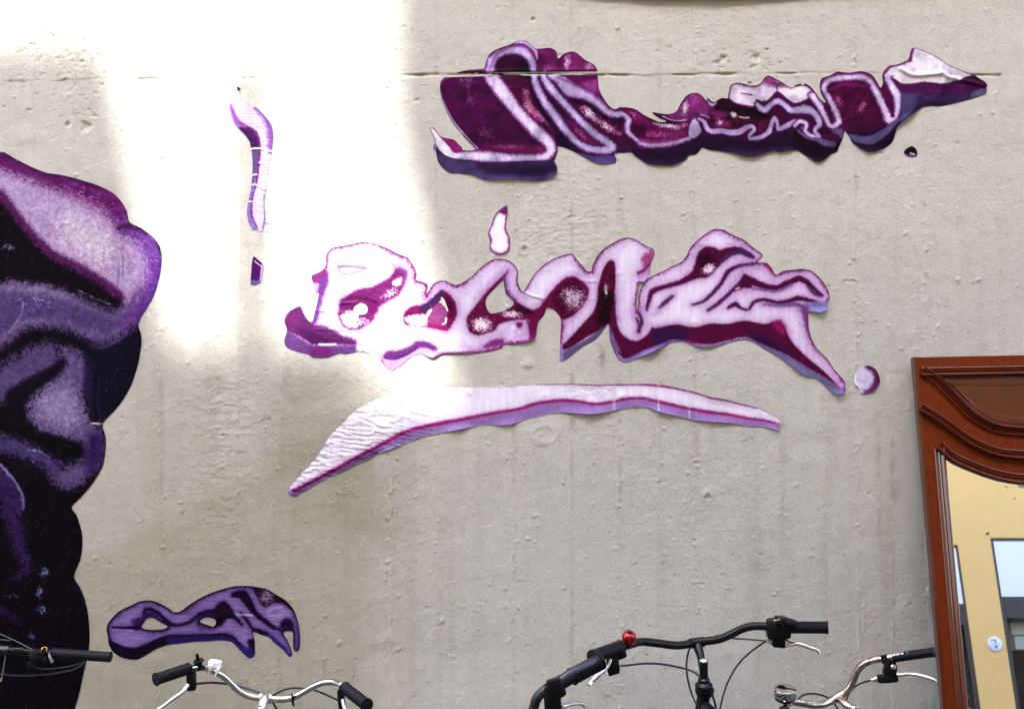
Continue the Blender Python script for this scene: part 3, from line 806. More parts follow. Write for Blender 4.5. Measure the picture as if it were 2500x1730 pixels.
# inside of the arch and the leaf behind it
a.fill(P(1, 740,260, 820,200, 960,220, 1080,260, 1130,380, 1140,520, 1000,480, 900,520, 790,400, 720,380), (66, 2, 58), 6)
a.fill(P(1, 1030,270, 1100,280, 1140,400, 1130,480, 960,430, 960,360), (22, 2, 30), 7)
a.fill(P(1, 800,400, 1100,460, 1250,700, 1420,1000, 1420,1160, 1200,980, 1000,740), (86, 4, 62), 6)
a.line(P(1, 1080,600, 1110,760, 1230,860, 1380,960), [46 * K1, 70 * K1, 70 * K1, 20 * K1], (188, 84, 150), 9, .6)
a.sparkle(P(1, 1100, 760)[0], 14, 22, (226, 170, 206), .5, -.5); a.sparkle(P(1, 1290, 900)[0], 26, 8, (226, 190, 220), .6, .75)
a.line(P(1, 1140,500, 1220,720, 1330,900, 1480,1060, 1620,1200), 60 * K1, (34, 4, 44), 6)
a.fill(P(1, 1420,1010, 1560,1080, 1760,1250, 1640,1250, 1430,1180), (36, 8, 56), 6)
# second folded leaf
a.line(P(1, 1230,400, 1330,640, 1450,800, 1600,960, 1760,1100), 40 * K1, (52, 2, 58), 5)
a.fill(P(1, 1480,880, 1700,980, 1900,1170, 1950,1205, 1820,1190, 1640,1090), (120, 10, 92), 5)
a.sparkle(P(1, 1680, 1060)[0], 30, 8, (196, 110, 160), .6, .8)
a.fill(P(1, 1400,520, 1560,650, 1760,700, 1960,850, 2160,900, 2200,1100, 2190,1180, 2000,1110, 1800,960, 1600,760), (84, 2, 60), 5)
a.line(P(1, 1420,540, 1600,680, 1760,720, 1900,850, 2080,900, 2150,880), 62 * K1, (42, 2, 46), 6)
a.line(P(1, 1700,770, 1830,880, 1960,970, 2100,1050), [40 * K1, 60 * K1, 50 * K1, 20 * K1], (170, 80, 150), 8, .7)
a.sparkle(P(1, 1770, 830)[0], 24, 12, (236, 214, 236), .8, .8); a.sparkle(P(1, 1930, 960)[0], 30, 9, (226, 200, 226), .7, .6)
# ribbons: the pale cut edges of the leaves
w1 = [40, 100, 90, 110, 125, 92, 85, 88, 100, 122, 136, 120, 128, 150, 152, 140]
rib = P(1, 62,1010, 150,1160, 270,1275, 480,1290, 700,1300, 900,1318, 1150,1312, 1290,1300, 1358,1230, 1325,1140, 1200,1030, 1080,910, 950,760, 830,600, 720,450, 690,380)
a.line(rib, [x * K1 + 5 for x in w1], (116, 26, 110), 4.0, .3); a.line(rib, [x * K1 - 4 for x in w1], RIB, 5.5, .4); a.line(rib, [x * K1 * .35 for x in w1], (220, 202, 234), 7, .4, op=.55)
a.fill(P(1, 40,995, 90,995, 160,1090, 230,1170, 300,1260, 420,1290, 280,1320, 180,1260, 100,1150), FL, 4)
a.fill(P(1, 95,1000, 150,1070, 200,1095, 300,1115, 350,1165, 400,1225, 340,1262, 300,1250, 230,1160), (150, 20, 112), 2, .2)
a.line(P(1, 95,1190, 200,1290, 350,1335, 500,1345, 640,1372, 900,1360, 1150,1352, 1380,1345), 4, (84, 24, 110), 1.5)
r2 = P(1, 690,370, 715,260, 800,180, 950,140, 1080,170, 1150,280, 1165,390, 1190,520, 1280,700, 1400,860, 1500,1000, 1620,1130, 1760,1210, 1900,1230, 2010,1200, 1960,1140, 1850,1070, 1700,940, 1560,790, 1430,650, 1330,530, 1280,430, 1290,380)
w2 = [110, 100, 90, 100, 115, 84, 80, 84, 88, 98, 90, 80, 88, 92, 110, 92, 92, 90, 80, 88, 98, 88, 60]
a.line(r2, [x * K1 + 4 for x in w2], (78, 14, 92), 4.2, .3); a.line(r2, [x * K1 - 4 for x in w2], (182, 154, 212), 5, .4); a.line(r2, [x * K1 * .3 for x in w2], (208, 188, 228), 6, .4, op=.5)
a.line(P(1, 690,350, 760,200, 930,100, 1080,110, 1160,200), 30 * K1, (150, 50, 150), 4, .5, op=.7)
r3 = P(1, 1345,420, 1450,470, 1560,570, 1700,620, 1850,700, 1960,810, 2050,840, 2150,835, 2195,900) + P(2, 240,640, 250,700, 310,755, 400,830, 520,848, 650,842, 800,812, 930,775)
w3 = [70, 115, 165, 125, 105, 88, 74, 76, 78, 78, 74, 70, 72, 76, 72, 64, 50]
a.line(r3, [x * K1 + 4 for x in w3], (84, 12, 92), 4.2, .3); a.line(r3, [x * K1 - 4 for x in w3], (188, 158, 216), 5, .4); a.line(r3, [x * K1 * .3 for x in w3], (212, 192, 230), 6, .4, op=.5)
a.line(P(1, 1420,440, 1650,540, 1860,670, 2000,780, 2100,790, 2180,790), 22 * K1, (150, 50, 150), 3, .5, op=.65)
# leaf right of it (middle)
a.fill(P(2, 120,430, 260,430, 420,510, 600,600, 760,590, 920,570, 940,740, 800,780, 520,810, 360,780, 280,690, 300,580, 220,500), (112, 8, 82), 3)
a.fill(P(2, 290,620, 420,620, 460,720, 420,780, 330,730, 280,680), (70, 2, 52), 9)
a.line(P(2, 540,610, 680,640, 790,655, 900,625), [20 * K2, 36 * K2, 40 * K2, 20 * K2], (200, 130, 184), 6, .7); a.line(P(2, 470,720, 640,740, 880,720), 40 * K2, (150, 40, 116), 8, .6)
a.sparkle(P(2, 690, 635)[0], 34, 6, (238, 220, 238), .75, .1); a.sparkle(P(2, 300, 510)[0], 22, 14, (200, 110, 180), .5, .5); a.sparkle(P(2, 590, 740)[0], 40, 10, (190, 90, 150), .5)
a.line(P(2, 470,560, 620,598, 760,592, 900,572), 14 * K2, (46, 0, 38), 2)
a.line(P(2, 380,800, 520,815, 650,808, 800,780), 10, (156, 44, 130), 3, .5, op=.8)
# horn and its leaf
a.fill(P(2, 700,500, 800,470, 860,340, 960,262, 1050,270, 1130,360, 1180,440, 1150,560, 1020,540, 900,575, 760,570), (142, 40, 122), 3)
a.fill(P(2, 850,500, 1020,480, 1150,560, 960,560), (112, 20, 102), 7)
a.sparkle(P(2, 885, 440)[0], 9, 20, (236, 216, 238), .85, .15); a.sparkle(P(2, 1010, 320)[0], 18, 16, (190, 110, 176), .5)
a.fill(P(2, 515,480, 600,500, 640,540, 720,580, 660,580, 590,550), (70, 4, 60), 2); a.line(P(2, 640,530, 740,572, 830,578, 910,566), 10 * K2, (210, 190, 220), 1.4)
a.line(P(2, 1000,520, 1080,518, 1140,545, 1200,575), 16 * K2, (78, 30, 110), 2); a.line(P(2, 1060,512, 1130,530, 1190,565), 6 * K2, (206, 186, 222), 1.2)
# dark hollow in the middle
a.fill(P(2, 1150,400, 1250,350, 1330,320, 1400,350, 1520,410, 1650,430, 1790,500, 1880,520, 1860,640, 1800,700, 1640,720, 1680,640, 1580,600, 1400,640, 1230,640, 1180,600, 1160,500), (58, 2, 34), 4)
a.fill(P(2, 1140,400, 1200,430, 1330,450, 1380,500, 1330,540, 1200,560), (120, 24, 96), 8); a.line(P(2, 1250,440, 1420,450, 1650,470, 1800,530), 40 * K2, (24, 0, 18), 6)
a.fill(P(2, 1400,530, 1520,520, 1640,540, 1690,600, 1600,620, 1450,620), (88, 8, 58), 6); a.fill(P(2, 1720,590, 1830,560, 1830,640, 1760,720, 1700,700), (104, 8, 66), 5)
a.fill(P(2, 1220,600, 1330,570, 1390,600, 1400,650, 1240,660), (140, 24, 96), 7)
a.line(P(2, 1130,330, 1165,385, 1200,400, 1240,370), [4, 7, 7, 3], (176, 150, 208), 1.5)
a.sparkle(P(2, 1437, 515)[0], 10, 8, (252, 240, 250), 1.0, .5); a.line(P(2, 1500,535, 1560,545, 1605,543), 3, (230, 200, 226), 1.2); a.sparkle(P(2, 1280, 590)[0], 10, 8, (226, 170, 206), .8)
# small ribbons
bl = P(2, 930,680, 955,590, 1010,545, 1050,600, 1072,680, 1040,740, 980,782, 935,745)
a.fill(bl, (176, 156, 208), 2.5); a.line(P(2, 1045,590, 1085,690), 20 * K2, (76, 8, 80), 2)
r4 = P(2, 1040,555, 1100,590, 1140,670, 1200,700, 1290,690, 1400,712, 1500,700, 1580,655, 1640,640, 1668,680, 1615,740, 1620,780, 1740,762, 1830,705, 1862,610, 1895,545, 1930,610, 1935,672, 2020,640, 2120,592, 2230,588, 2262,620, 2215,668, 2300,735)
w4 = [44, 56, 66, 68, 72, 80, 84, 70, 58, 50, 48, 50, 62, 68, 62, 56, 50, 56, 70, 74, 60, 52, 50, 60]
a.line(r4, [x * K2 + 3.5 for x in w4], (64, 6, 66), 3, .3); a.line(r4, [x * K2 - 3 for x in w4], (186, 152, 208), 2.4, .4)
a.line(P(2, 1610,690, 1570,740, 1570,790), 14 * K2, (66, 6, 66), 1.8)
pet = P(2, 1375,310, 1400,190, 1470,155, 1620,185, 1700,180, 1790,110, 1820,80, 1900,110, 2080,205, 2200,165, 2290,180) + P(3, 60,545, 120,545, 190,600, 185,665, 90,715, 0,745) + P(2, 2120,400, 2050,365, 1990,320, 1925,250, 1860,320, 1800,350, 1740,360, 1690,345, 1700,400, 1640,420, 1520,400, 1440,370, 1390,330)
a.fill(pet, (226, 206, 236), 2.5)
a.line(P(2, 1370,300, 1400,180, 1460,155, 1620,185, 1710,178, 1800,90, 1870,90, 2070,205, 2200,165, 2290,180) + P(3, 60,530, 130,535, 190,580), 26 * K2, (134, 24, 110), 4.5, .6, op=.9)
a.fill(P(2, 1760,130, 1820,75, 1960,150, 1990,200, 1920,200, 1800,180), (112, 14, 84), 9, op=.8)
a.line(P(2, 1375,330, 1450,380, 1560,405, 1680,420), 10 * K2, (120, 30, 110), 2)
a.line(P(2, 1922,190, 1925,260), 12 * K2, (110, 14, 96), 1.6); a.line(P(2, 1690,345, 1740,372, 1800,395, 1850,345, 1925,265, 2000,320, 2060,370, 2120,400, 2210,380, 2307,320), [5, 7, 9, 8, 8, 8, 9, 9, 7, 5], (100, 8, 82), 1.8)
a.line(P(2, 1520,270, 1640,290), 16 * K2, (166, 40, 140), 1.5)
r5 = P(2, 1700,395, 1740,440, 1795,455, 1850,400, 1930,355, 2010,400, 2080,460, 2190,455, 2300,460) + P(3, 100,795, 190,830, 262,910, 275,980, 240,1015, 225,1050, 265,1110, 200,1110, 115,1050, 135,975, 60,940, 0,990)
w5 = [60, 76, 84, 76, 74, 76, 84, 92, 96, 90, 88, 84, 74, 60, 52, 60, 60, 54, 50, 54, 58, 60]
a.line(r5, [x * K2 + 3.5 for x in w5], (66, 8, 72), 3, .3); a.line(r5, [x * K2 - 3 for x in w5], (174, 148, 206), 3.0, .4); a.line(r5, [x * K2 * .3 for x in w5], (204, 186, 226), 3.6, .4, op=.7)
# right-hand folded ribbon
r6 = P(3, 190,650, 262,745, 325,860, 372,965, 425,1005, 488,950, 468,860, 400,720, 345,620, 330,545, 400,475, 560,450, 740,445, 840,495, 900,600, 960,720, 1010,830, 1050,925, 1115,905, 1145,800, 1140,650, 1085,560, 1035,460, 1045,380, 1150,350, 1280,310)
w6 = [80, 80, 72, 66, 60, 74, 80, 78, 74, 74, 84, 84, 86, 82, 88, 88, 90, 104, 64, 78, 110, 96, 84, 92, 104, 90]
a.fill(P(3, 370,600, 470,530, 620,520, 860,545, 960,740, 1010,960, 900,1090, 650,1080, 580,980, 540,820, 430,720), (88, 2, 58), 4)
a.fill(P(3, 560,950, 820,960, 1010,970, 900,1095, 640,1085), (70, 2, 58), 9)
a.line(r6, [x * K3 + 4 for x in w6], (98, 10, 90), 4.2, .3); a.line(r6, [x * K3 - 4 for x in w6], (194, 168, 218), 5, .4); a.line(r6, [x * K3 * .35 for x in w6], (222, 206, 236), 6, .4, op=.6)
a.line(P(3, 285,520, 310,460, 430,420, 480,395, 640,405, 740,390, 860,430, 940,540), 44 * K3, (144, 30, 120), 5, .6, op=.9)
a.line(P(3, 330,750, 380,850, 410,960), [4, 6, 3], (90, 8, 70), 1.6); a.line(P(3, 985,560, 1040,740, 1105,890), [14, 12, 4], (96, 4, 70), 2)
a.line(P(3, 375,605, 440,570, 520,535, 640,530, 760,548, 830,545), 8, (120, 14, 98), 2.5, .3)
a.sparkle(P(3, 490, 710)[0], 14, 20, (196, 90, 156), .6, -.6); a.sparkle(P(3, 755, 780)[0], 10, 26, (196, 100, 166), .65, .45)
# slabs in dull violet under the cut edges
a.line(P(3, 600,1090, 680,1130, 850,1150, 960,1090, 1060,1010, 1150,920), [12, 20, 22, 20, 14, 6], (88, 76, 128), 3); a.line(P(3, 600,1060, 800,1090, 1000,1000), [8, 9, 6], (44, 4, 50), 3)
a.line(P(3, 430,1050, 500,1060, 520,1110), [10, 16, 10], (92, 80, 134), 3); a.line(P(3, 220,1130, 330,1180, 430,1195), [6, 14, 14], (92, 80, 136), 3); a.line(P(3, 40,1050, 160,1130, 290,1150), 7, (120, 70, 140), 2.5)
# tail and flag
a.fill(P(3, 1190,620, 1250,560, 1380,580, 1440,700, 1360,820, 1250,900, 1165,940, 1180,800), (74, 62, 116), 4)
a.fill(P(3, 1090,470, 1170,520, 1300,515, 1430,500, 1600,520, 1800,480, 1900,480, 2140,555, 2130,580, 1800,670, 1500,690, 1400,640, 1200,620), (84, 14, 84), 5)
a.fill(P(3, 1380,640, 1700,640, 2000,600, 2140,580, 2130,640, 1860,730, 1600,780, 1400,790), (62, 32, 88), 6); a.fill(P(3, 1980,620, 2135,570, 2140,630, 2080,660, 1960,690), (96, 90, 130), 3)
a.fill(P(3, 1360,770, 1500,740, 1700,730, 1600,790, 1420,800, 1200,960), (40, 12, 56), 5)
a.fill(P(3, 1090,440, 1300,410, 1640,400, 1860,470, 1800,490, 1640,520, 1450,500, 1300,520, 1200,520, 1130,480), (222, 204, 216), 2.5)
a.fill(P(3, 1050,345, 1220,290, 1290,250, 1310,130, 1350,120, 1450,160, 1620,240, 1900,395, 2000,430, 1860,475, 1700,445, 1640,412, 1300,430, 1060,430), (234, 220, 238), 2)
a.line(P(3, 1290,260, 1300,180, 1325,130), [10, 8, 6], (150, 40, 140), 3, .5); a.line(P(3, 1010,390, 1060,330, 1220,285, 1280,255), [8, 9, 9, 6], (140, 30, 120), 3, .5)
a.fill(P(3, 1850,470, 1990,425, 2080,470, 2150,540, 2120,560, 1980,500), (70, 4, 62), 2.5)
a.rim(2.2, (70, 10, 80), .55, .3)
# bottom slabs at the left
a.fill(P(1, 100,1245, 200,1305, 350,1342, 500,1352, 640,1380, 900,1368, 1150,1360, 1385,1350, 1430,1460, 1280,1570, 640,1565, 260,1485, 120,1350), (74, 58, 112), 2)
a.fill(P(1, 560,1390, 1000,1380, 1390,1365, 1410,1460, 1200,1520, 800,1500), (50, 20, 74), 12)
a.fill(P(1, 70,1180, 95,1150, 110,1240, 80,1230), (160, 140, 200), 2)
a.fill(P(1, 1640,1250, 1800,1295, 2020,1285, 2070,1330, 2040,1375, 1830,1375, 1700,1310), (84, 56, 122), 2)
a.fill(P(1, 2080,1185, 2217,1180, 2217,1240, 2090,1240), (66, 26, 84), 3)
a.col *= (1 + .16 * vnoise(a.q[:, 0] + a.q[:, 1] * .5, a.q[:, 1] - a.q[:, 0] * .3, 26, 95) + .08 * vnoise(a.q[:, 0], a.q[:, 1], 9, 96))[:, None]; a.specks(.07, .997)
a.crease(P(1, 160,415, 640,402, 1140,398, 1860,390), 4, -0.0075); a.crease(P(1, 160,385, 640,372, 1140,368, 1860,360), 4, 0.003)
a.crease(P(3, 1180,360, 1300,425, 1480,425, 1640,408, 1720,450, 1960,505, 2100,540), 5, 0.006)
a.crease(P(3, 1640,235, 1650,300, 1630,400), 3, 0.0025); a.crease(P(3, 1350,260, 1360,400), 3, 0.0012)
for c_, r_, h_ in ((P(1, 900, 1555)[0], 70, .007), (P(1, 1400, 1480)[0], 25, .006), (P(2, 1600, 985)[0], 55, .009), (P(2, 600, 1080)[0], 50, .005), (P(2, 2000, 925)[0], 30, .006), (P(3, 830, 1285)[0], 26, .007), (P(3, 1240, 915)[0], 30, .012), (P(3, 250, 1400)[0], 30, .005), (P(1, 1900, 1375)[0], 26, .004)):
    a.curl(c_, r_, h_)
a.done()

# --- 2: the middle slice with its holes
out = P(4, 515,300, 530,260, 570,210, 640,190, 760,170, 850,150, 900,138, 1020,150, 1100,175, 1200,215, 1300,270, 1390,300, 1440,360, 1480,430, 1495,490, 1485,545, 1550,565, 1610,595, 1605,660, 1598,720, 1640,640, 1680,590, 1740,558, 1800,555, 1870,585, 1930,605, 2010,565, 2090,510, 2160,440)
out += P(5, 228,638, 300,590, 380,575, 470,595, 530,650, 550,700, 545,780, 570,850, 600,880, 650,800, 700,720, 780,640, 870,580, 960,545, 1050,530, 1100,590, 1160,660, 1190,690, 1232,690, 1240,640, 1280,560, 1340,490, 1430,430, 1500,395, 1580,380, 1660,410, 1740,460, 1805,490, 1812,540, 1780,620, 1775,690, 1740,760, 1710,790, 1668,790, 1658,850, 1645,950, 1650,1060, 1658,1062, 1668,950, 1684,860, 1722,790, 1790,740)
out += P(6, 290,440, 360,400, 440,365, 490,310, 530,230, 600,160, 680,100, 740,68, 820,75, 880,110, 1000,165, 1080,230, 1160,290, 1160,320, 1110,365, 1200,368, 1250,420, 1285,475, 1350,440, 1450,428, 1520,422, 1600,440, 1680,510, 1740,600, 1758,660, 1750,700, 1725,715, 1735,770, 1670,808, 1575,795, 1570,850, 1575,950, 1600,1040, 1650,1130, 1740,1220, 1800,1310, 1890,1410, 1892,1465, 1880,1520, 1800,1525, 1700,1440, 1640,1390, 1510,1350, 1430,1280, 1330,1215, 1180,1130, 1080,1070, 1000,1050, 900,1065, 800,1095, 700,1115, 600,1110, 480,1070, 370,1070, 290,1110, 200,1150, 100,1190)
out += P(5, 1590,1525, 1530,1535, 1480,1510, 1430,1410, 1400,1310, 1395,1230, 1385,1175, 1340,1240, 1260,1330, 1150,1390, 1060,1460, 1000,1510, 945,1530, 935,1480, 940,1380, 945,1250, 950,1150, 930,1100, 880,1050, 820,1030, 790,1100, 740,1160, 720,1250, 700,1320, 600,1355, 480,1370, 420,1375, 390,1410, 250,1440, 100,1450)
out += P(4, 1951,1338, 1780,1345, 1670,1385, 1550,1350, 1450,1370, 1370,1440, 1280,1500, 1220,1530, 1150,1475, 1110,1420, 1000,1350, 900,1315, 850,1320, 740,1345, 660,1340, 540,1385, 380,1390, 330,1355, 200,1320, 90,1275, 65,1200, 95,1090, 68,1010, 75,940, 130,880, 235,832, 270,900, 320,980, 355,1005, 375,980, 400,880, 440,690, 400,680, 372,640, 385,585, 362,540, 362,500, 430,470, 490,430, 515,390, 518,340)
hol = [P(4, 890,785, 950,815, 968,870, 940,915, 870,922, 820,890, 818,830),
       P(4, 1765,745, 1785,770, 1820,860, 1760,800, 1730,790), P(4, 1668,845, 1650,900, 1605,965, 1597,920, 1620,870),
       P(5, 412,775, 300,885, 252,950, 255,1020, 300,1085, 440,1050, 508,1000, 500,960, 440,905, 425,850, 418,800),
       P(6, 950,578, 972,595, 930,606, 915,600)]
b_ = Sheet('cabbage_slice', 'wide pale lilac cabbage slice with holes, crossing from the sunlight into the shade mid-wall', out, hol, base=(224, 212, 234), seed=2, gain=0.74)
K4 = 0.2255; K5 = 0.2632; K6 = 0.2757
s = b_
s.mottle(70, .35, (214, 200, 232))
s.rim(24, (194, 158, 210), .8, .5, .5); s.rim(5.5, (124, 24, 106), .97, .6, .6)
s.halo = (8.5, (178, 124, 186), .8)
# left head
s.fill(P(4, 1270,400, 1390,470, 1360,600, 1300,710, 1180,780, 1080,850, 1050,920, 1000,1010, 850,1085, 720,1060, 660,970, 650,850, 700,760, 800,680, 900,640, 1020,620, 1100,580, 1200,520, 1250,450), (120, 26, 102), 4, .6)
s.fill(P(4, 660,770, 760,710, 900,720, 1060,770, 1060,830, 900,760, 760,760, 680,830), (84, 8, 66), 7, .4, op=.8); s.fill(P(4, 670,800, 820,790, 830,860, 680,890), (110, 20, 100), 5)
s.line(P(4, 980,880, 1050,880), 12, (120, 14, 88), 4)
s.fill(P(4, 690,920, 820,880, 860,930, 850,1060, 740,1040, 690,990), (236, 226, 242), 6, .9); s.sparkle(P(4, 900, 1000)[0], 30, 16, (236, 216, 240), .6)
s.fill(P(4, 1240,560, 1330,520, 1320,600, 1250,600), (244, 232, 246), 4, .9); s.sparkle(P(4, 1210, 690)[0], 26, 12, (240, 220, 240), .65, -.5); s.line(P(4, 1300,420, 1385,465, 1350,600), 6, (124, 60, 140), 2.5, .5)
s.line(P(4, 1060,230, 1160,320, 1280,410), [2, 4, 7], (196, 130, 190), 2.0, .6)
s.line(P(4, 650,405, 780,402, 960,420), [9, 8, 5], (150, 100, 176), 2.5, .5); s.line(P(4, 960,420, 880,452, 760,476, 675,476, 655,420), [4, 5, 6, 6, 6], (158, 116, 186), 2, .5); s.fill(P(4, 680,425, 800,420, 890,435, 780,465, 690,465), (226, 196, 232), 3, .5)
s.fill(P(4, 355,500, 430,465, 500,415, 545,490, 535,560, 490,595, 420,590, 370,550), (130, 40, 118), 5, .6); s.fill(P(4, 365,640, 390,590, 470,600, 470,680, 400,690), (176, 146, 200), 3, .3)
s.line(P(4, 495,560, 440,760, 410,900, 380,1000), [22, 14, 14, 16], (110, 52, 134), 5, .5)
s.fill(P(4, 235,825, 125,880, 60,1000, 90,1095, 230,1165, 380,1250, 560,1245, 830,1252, 840,1200, 700,1150, 560,1070, 420,1035, 355,1010, 300,950, 260,880), (98, 30, 100), 5, .7)
s.fill(P(4, 200,1090, 380,1110, 560,1190, 560,1240, 380,1240), (78, 16, 84), 10, .5); s.fill(P(4, 110,930, 200,880, 240,960, 200,1050, 110,1040), (112, 30, 104), 8, .5)
s.fill(P(4, 85,1100, 230,1172, 380,1258, 620,1258, 845,1262, 860,1325, 740,1355, 540,1395, 380,1400, 190,1330, 80,1285, 55,1200), (106, 58, 130), 3, .3); s.fill(P(4, 330,1280, 560,1270, 560,1380, 380,1385), (112, 32, 112), 9); s.line(P(4, 440,1242, 530,1246, 620,1240), 4, (244, 236, 248), 1.5, .4)
s.fill(P(4, 1130,1392, 1180,1320, 1300,1308, 1420,1265, 1500,1205, 1600,1212, 1700,1260, 1718,1310, 1660,1312, 1580,1280, 1500,1292, 1400,1352, 1270,1412), (104, 36, 112), 5, .7); s.line(P(4, 1160,1392, 1280,1402, 1400,1345, 1500,1285), 6, (76, 30, 96), 2.5)
s.fill(P(4, 1145,1405, 1270,1415, 1420,1355, 1530,1295, 1610,1290, 1690,1335, 1670,1395, 1550,1355, 1450,1375, 1280,1510, 1220,1540, 1150,1480), (172, 132, 200), 3, .25)
s.fill(P(4, 860,1260, 1000,1320, 1110,1400, 1100,1430, 980,1360, 860,1330), (206, 200, 232), 6)
# second eye
s.fill(P(4, 1765,650, 1850,700, 1920,800, 1932,920, 1885,1020, 1820,1095, 1700,1076, 1560,1052, 1400,1040, 1350,980, 1370,890, 1440,835, 1560,815, 1650,770, 1720,700), (126, 12, 82), 3, .5)
s.line(P(4, 1560,860, 1660,790, 1760,700), [16, 16, 14], (62, 30, 88), 4); s.fill(P(4, 1800,700, 1880,780, 1905,900, 1860,960, 1820,840), (88, 2, 52), 5)
s.fill(P(4, 1370,960, 1480,930, 1600,930, 1600,1035, 1430,1030), (236, 224, 240), 5, 1.0)
s.fill(P(4, 1720,800, 1790,830, 1825,910, 1810,1010, 1720,1040, 1630,1020, 1615,960, 1660,870), (148, 60, 126), 3, .5); s.fill(P(4, 1620,1010, 1800,1030, 1840,1060, 1800,1085, 1640,1050), (164, 24, 100), 4, .5); s.line(P(4, 1815,960, 1805,1010, 1780,1025), 4, (250, 240, 250), 1.5)
s.line(P(4, 1765,740, 1790,770, 1830,880), 3, (240, 232, 244), 1)
# centre
s.fill(P(5, 455,690, 330,808, 230,920, 150,1020, 78,1110, 78,1190, 110,1262, 190,1285, 330,1242, 380,1180, 480,1150, 600,1140, 655,1150, 660,1250, 660,1330, 710,1322, 725,1250, 745,1160, 795,1100, 825,1030, 880,1050, 930,1100, 958,1142, 1050,1112, 1150,1020, 1200,930, 1205,850, 1150,790, 1080,742, 1000,750, 920,810, 840,900, 780,980, 740,1030, 680,1048, 600,1012, 530,960, 470,912, 430,850, 428,750), (118, 8, 72), 3, .5)
s.line(P(5, 455,690, 420,760, 330,850), 10 * K5, (120, 60, 140), 3); s.line(P(5, 425,760, 440,860, 520,960), 30 * K5, (110, 70, 140), 4, op=.8)
s.fill(P(5, 960,800, 1080,780, 1150,860, 1180,940, 1060,1080, 980,1120, 900,1020, 860,960), (84, 2, 48), 8); s.fill(P(5, 560,1010, 700,1080, 640,1090, 520,1050), (62, 0, 36), 6)
s.sparkle(P(5, 210, 1185)[0], 27, 19, (244, 236, 244), 1.0, .2); s.sparkle(P(5, 490, 1090)[0], 28, 10, (232, 216, 234), .85, .1); s.sparkle(P(5, 1070, 950)[0], 34, 30, (206, 176, 212), .8, .7); s.sparkle(P(5, 1000, 890)[0], 22, 14, (214, 190, 220), .6)
s.line(P(5, 240,1395, 310,1365, 390,1345), [6, 16, 16], (142, 44, 128), 4, .7); s.fill(P(5, 535,1165, 590,1170, 580,1210, 545,1210), (134, 20, 108), 3, .4); s.line(P(5, 640,1150, 670,1240, 680,1330), [5, 10, 12], (124, 10, 90), 4)
s.line(P(5, 610,885, 700,920, 780,945), 12 * K5, (196, 190, 208), 3, .3)
# tall loop
s.fill(P(5, 1410,590, 1447,620, 1455,800, 1442,950, 1456,1100, 1410,1185, 1385,1172, 1330,1232, 1200,1295, 1080,1375, 980,1422, 942,1402, 1050,1290, 1150,1180, 1240,1080, 1280,980, 1290,850, 1330,700, 1370,620), (92, 4, 50), 3, .4)
s.fill(P(5, 1320,860, 1440,900, 1440,1050, 1400,1170, 1280,1160, 1300,1000), (40, 0, 22), 9); s.sparkle(P(5, 1365, 860)[0], 5, 22, (230, 216, 230), .75)
s.fill(P(5, 1442,950, 1456,1100, 1480,1220, 1540,1300, 1640,1340, 1740,1290, 1795,1205) + P(6, 190,935, 220,950, 400,912, 560,940, 700,905, 850,910, 1000,880, 1180,912, 1240,895, 1330,880, 1370,960, 1420,1060, 1520,1170, 1700,1320, 1830,1450, 1885,1492, 1700,1380, 1580,1322, 1480,1275, 1400,1195, 1250,1125, 1120,1072, 1050,1032, 950,1032, 830,1062, 700,1092, 600,1088, 480,1055, 370,1050, 280,1092, 100,1155) + P(5, 1580,1505, 1530,1500, 1470,1445, 1420,1330, 1395,1225, 1410,1100), (96, 4, 62), 3, .4)
s.fill(P(6, 200,960, 330,940, 500,960, 480,1050, 350,1040, 200,1110), (58, 16, 76), 8); s.fill(P(6, 1020,960, 1150,990, 1300,1080, 1440,1190, 1300,1150, 1080,1050), (62, 12, 72), 8); s.fill(P(6, 1240,900, 1330,885, 1380,980, 1320,1000), (152, 14, 88), 7, .6)
s.fill(P(5, 1400,1200, 1440,1300, 1500,1440, 1440,1420, 1400,1310), (110, 86, 150), 5)
s.line(P(6, 0,1215, 100,1170, 200,1130, 290,1090, 370,1062, 480,1066), [10, 9, 9, 7, 5, 3], (104, 86, 148), 2.5); s.line(P(6, 560,1100, 680,1108, 800,1090, 1000,1045, 1090,1080, 1250,1165, 1430,1255, 1560,1340, 1700,1425, 1830,1510), [4, 6, 6, 5, 9, 18, 22, 24, 26, 22], (104, 92, 140), 2.5, .25)
s.line(P(5, 945,1490, 1060,1425, 1200,1355, 1345,1240), [18, 16, 18, 14], (92, 80, 128), 3, .25); s.line(P(5, 945,1380, 950,1520), [8, 12], (138, 120, 186), 3); s.line(P(5, 1470,1490, 1530,1525, 1640,1500, 1800,1430), [7, 10, 10, 9], (126, 104, 172), 2.5)
s.line(P(5, 1670,1255, 1695,1160, 1670,1080), [7, 9, 8], (84, 26, 92), 4, .4)
s.fill(P(5, 1665,700, 1775,640, 1785,690, 1715,795, 1662,782), (170, 128, 186), 3); s.line(P(5, 1790,600, 1720,680, 1665,710), 7, (132, 20, 92), 3)
s.fill(P(5, 1700,560, 1800,500, 1790,600, 1730,660), (160, 40, 110), 7, .7, op=.8)
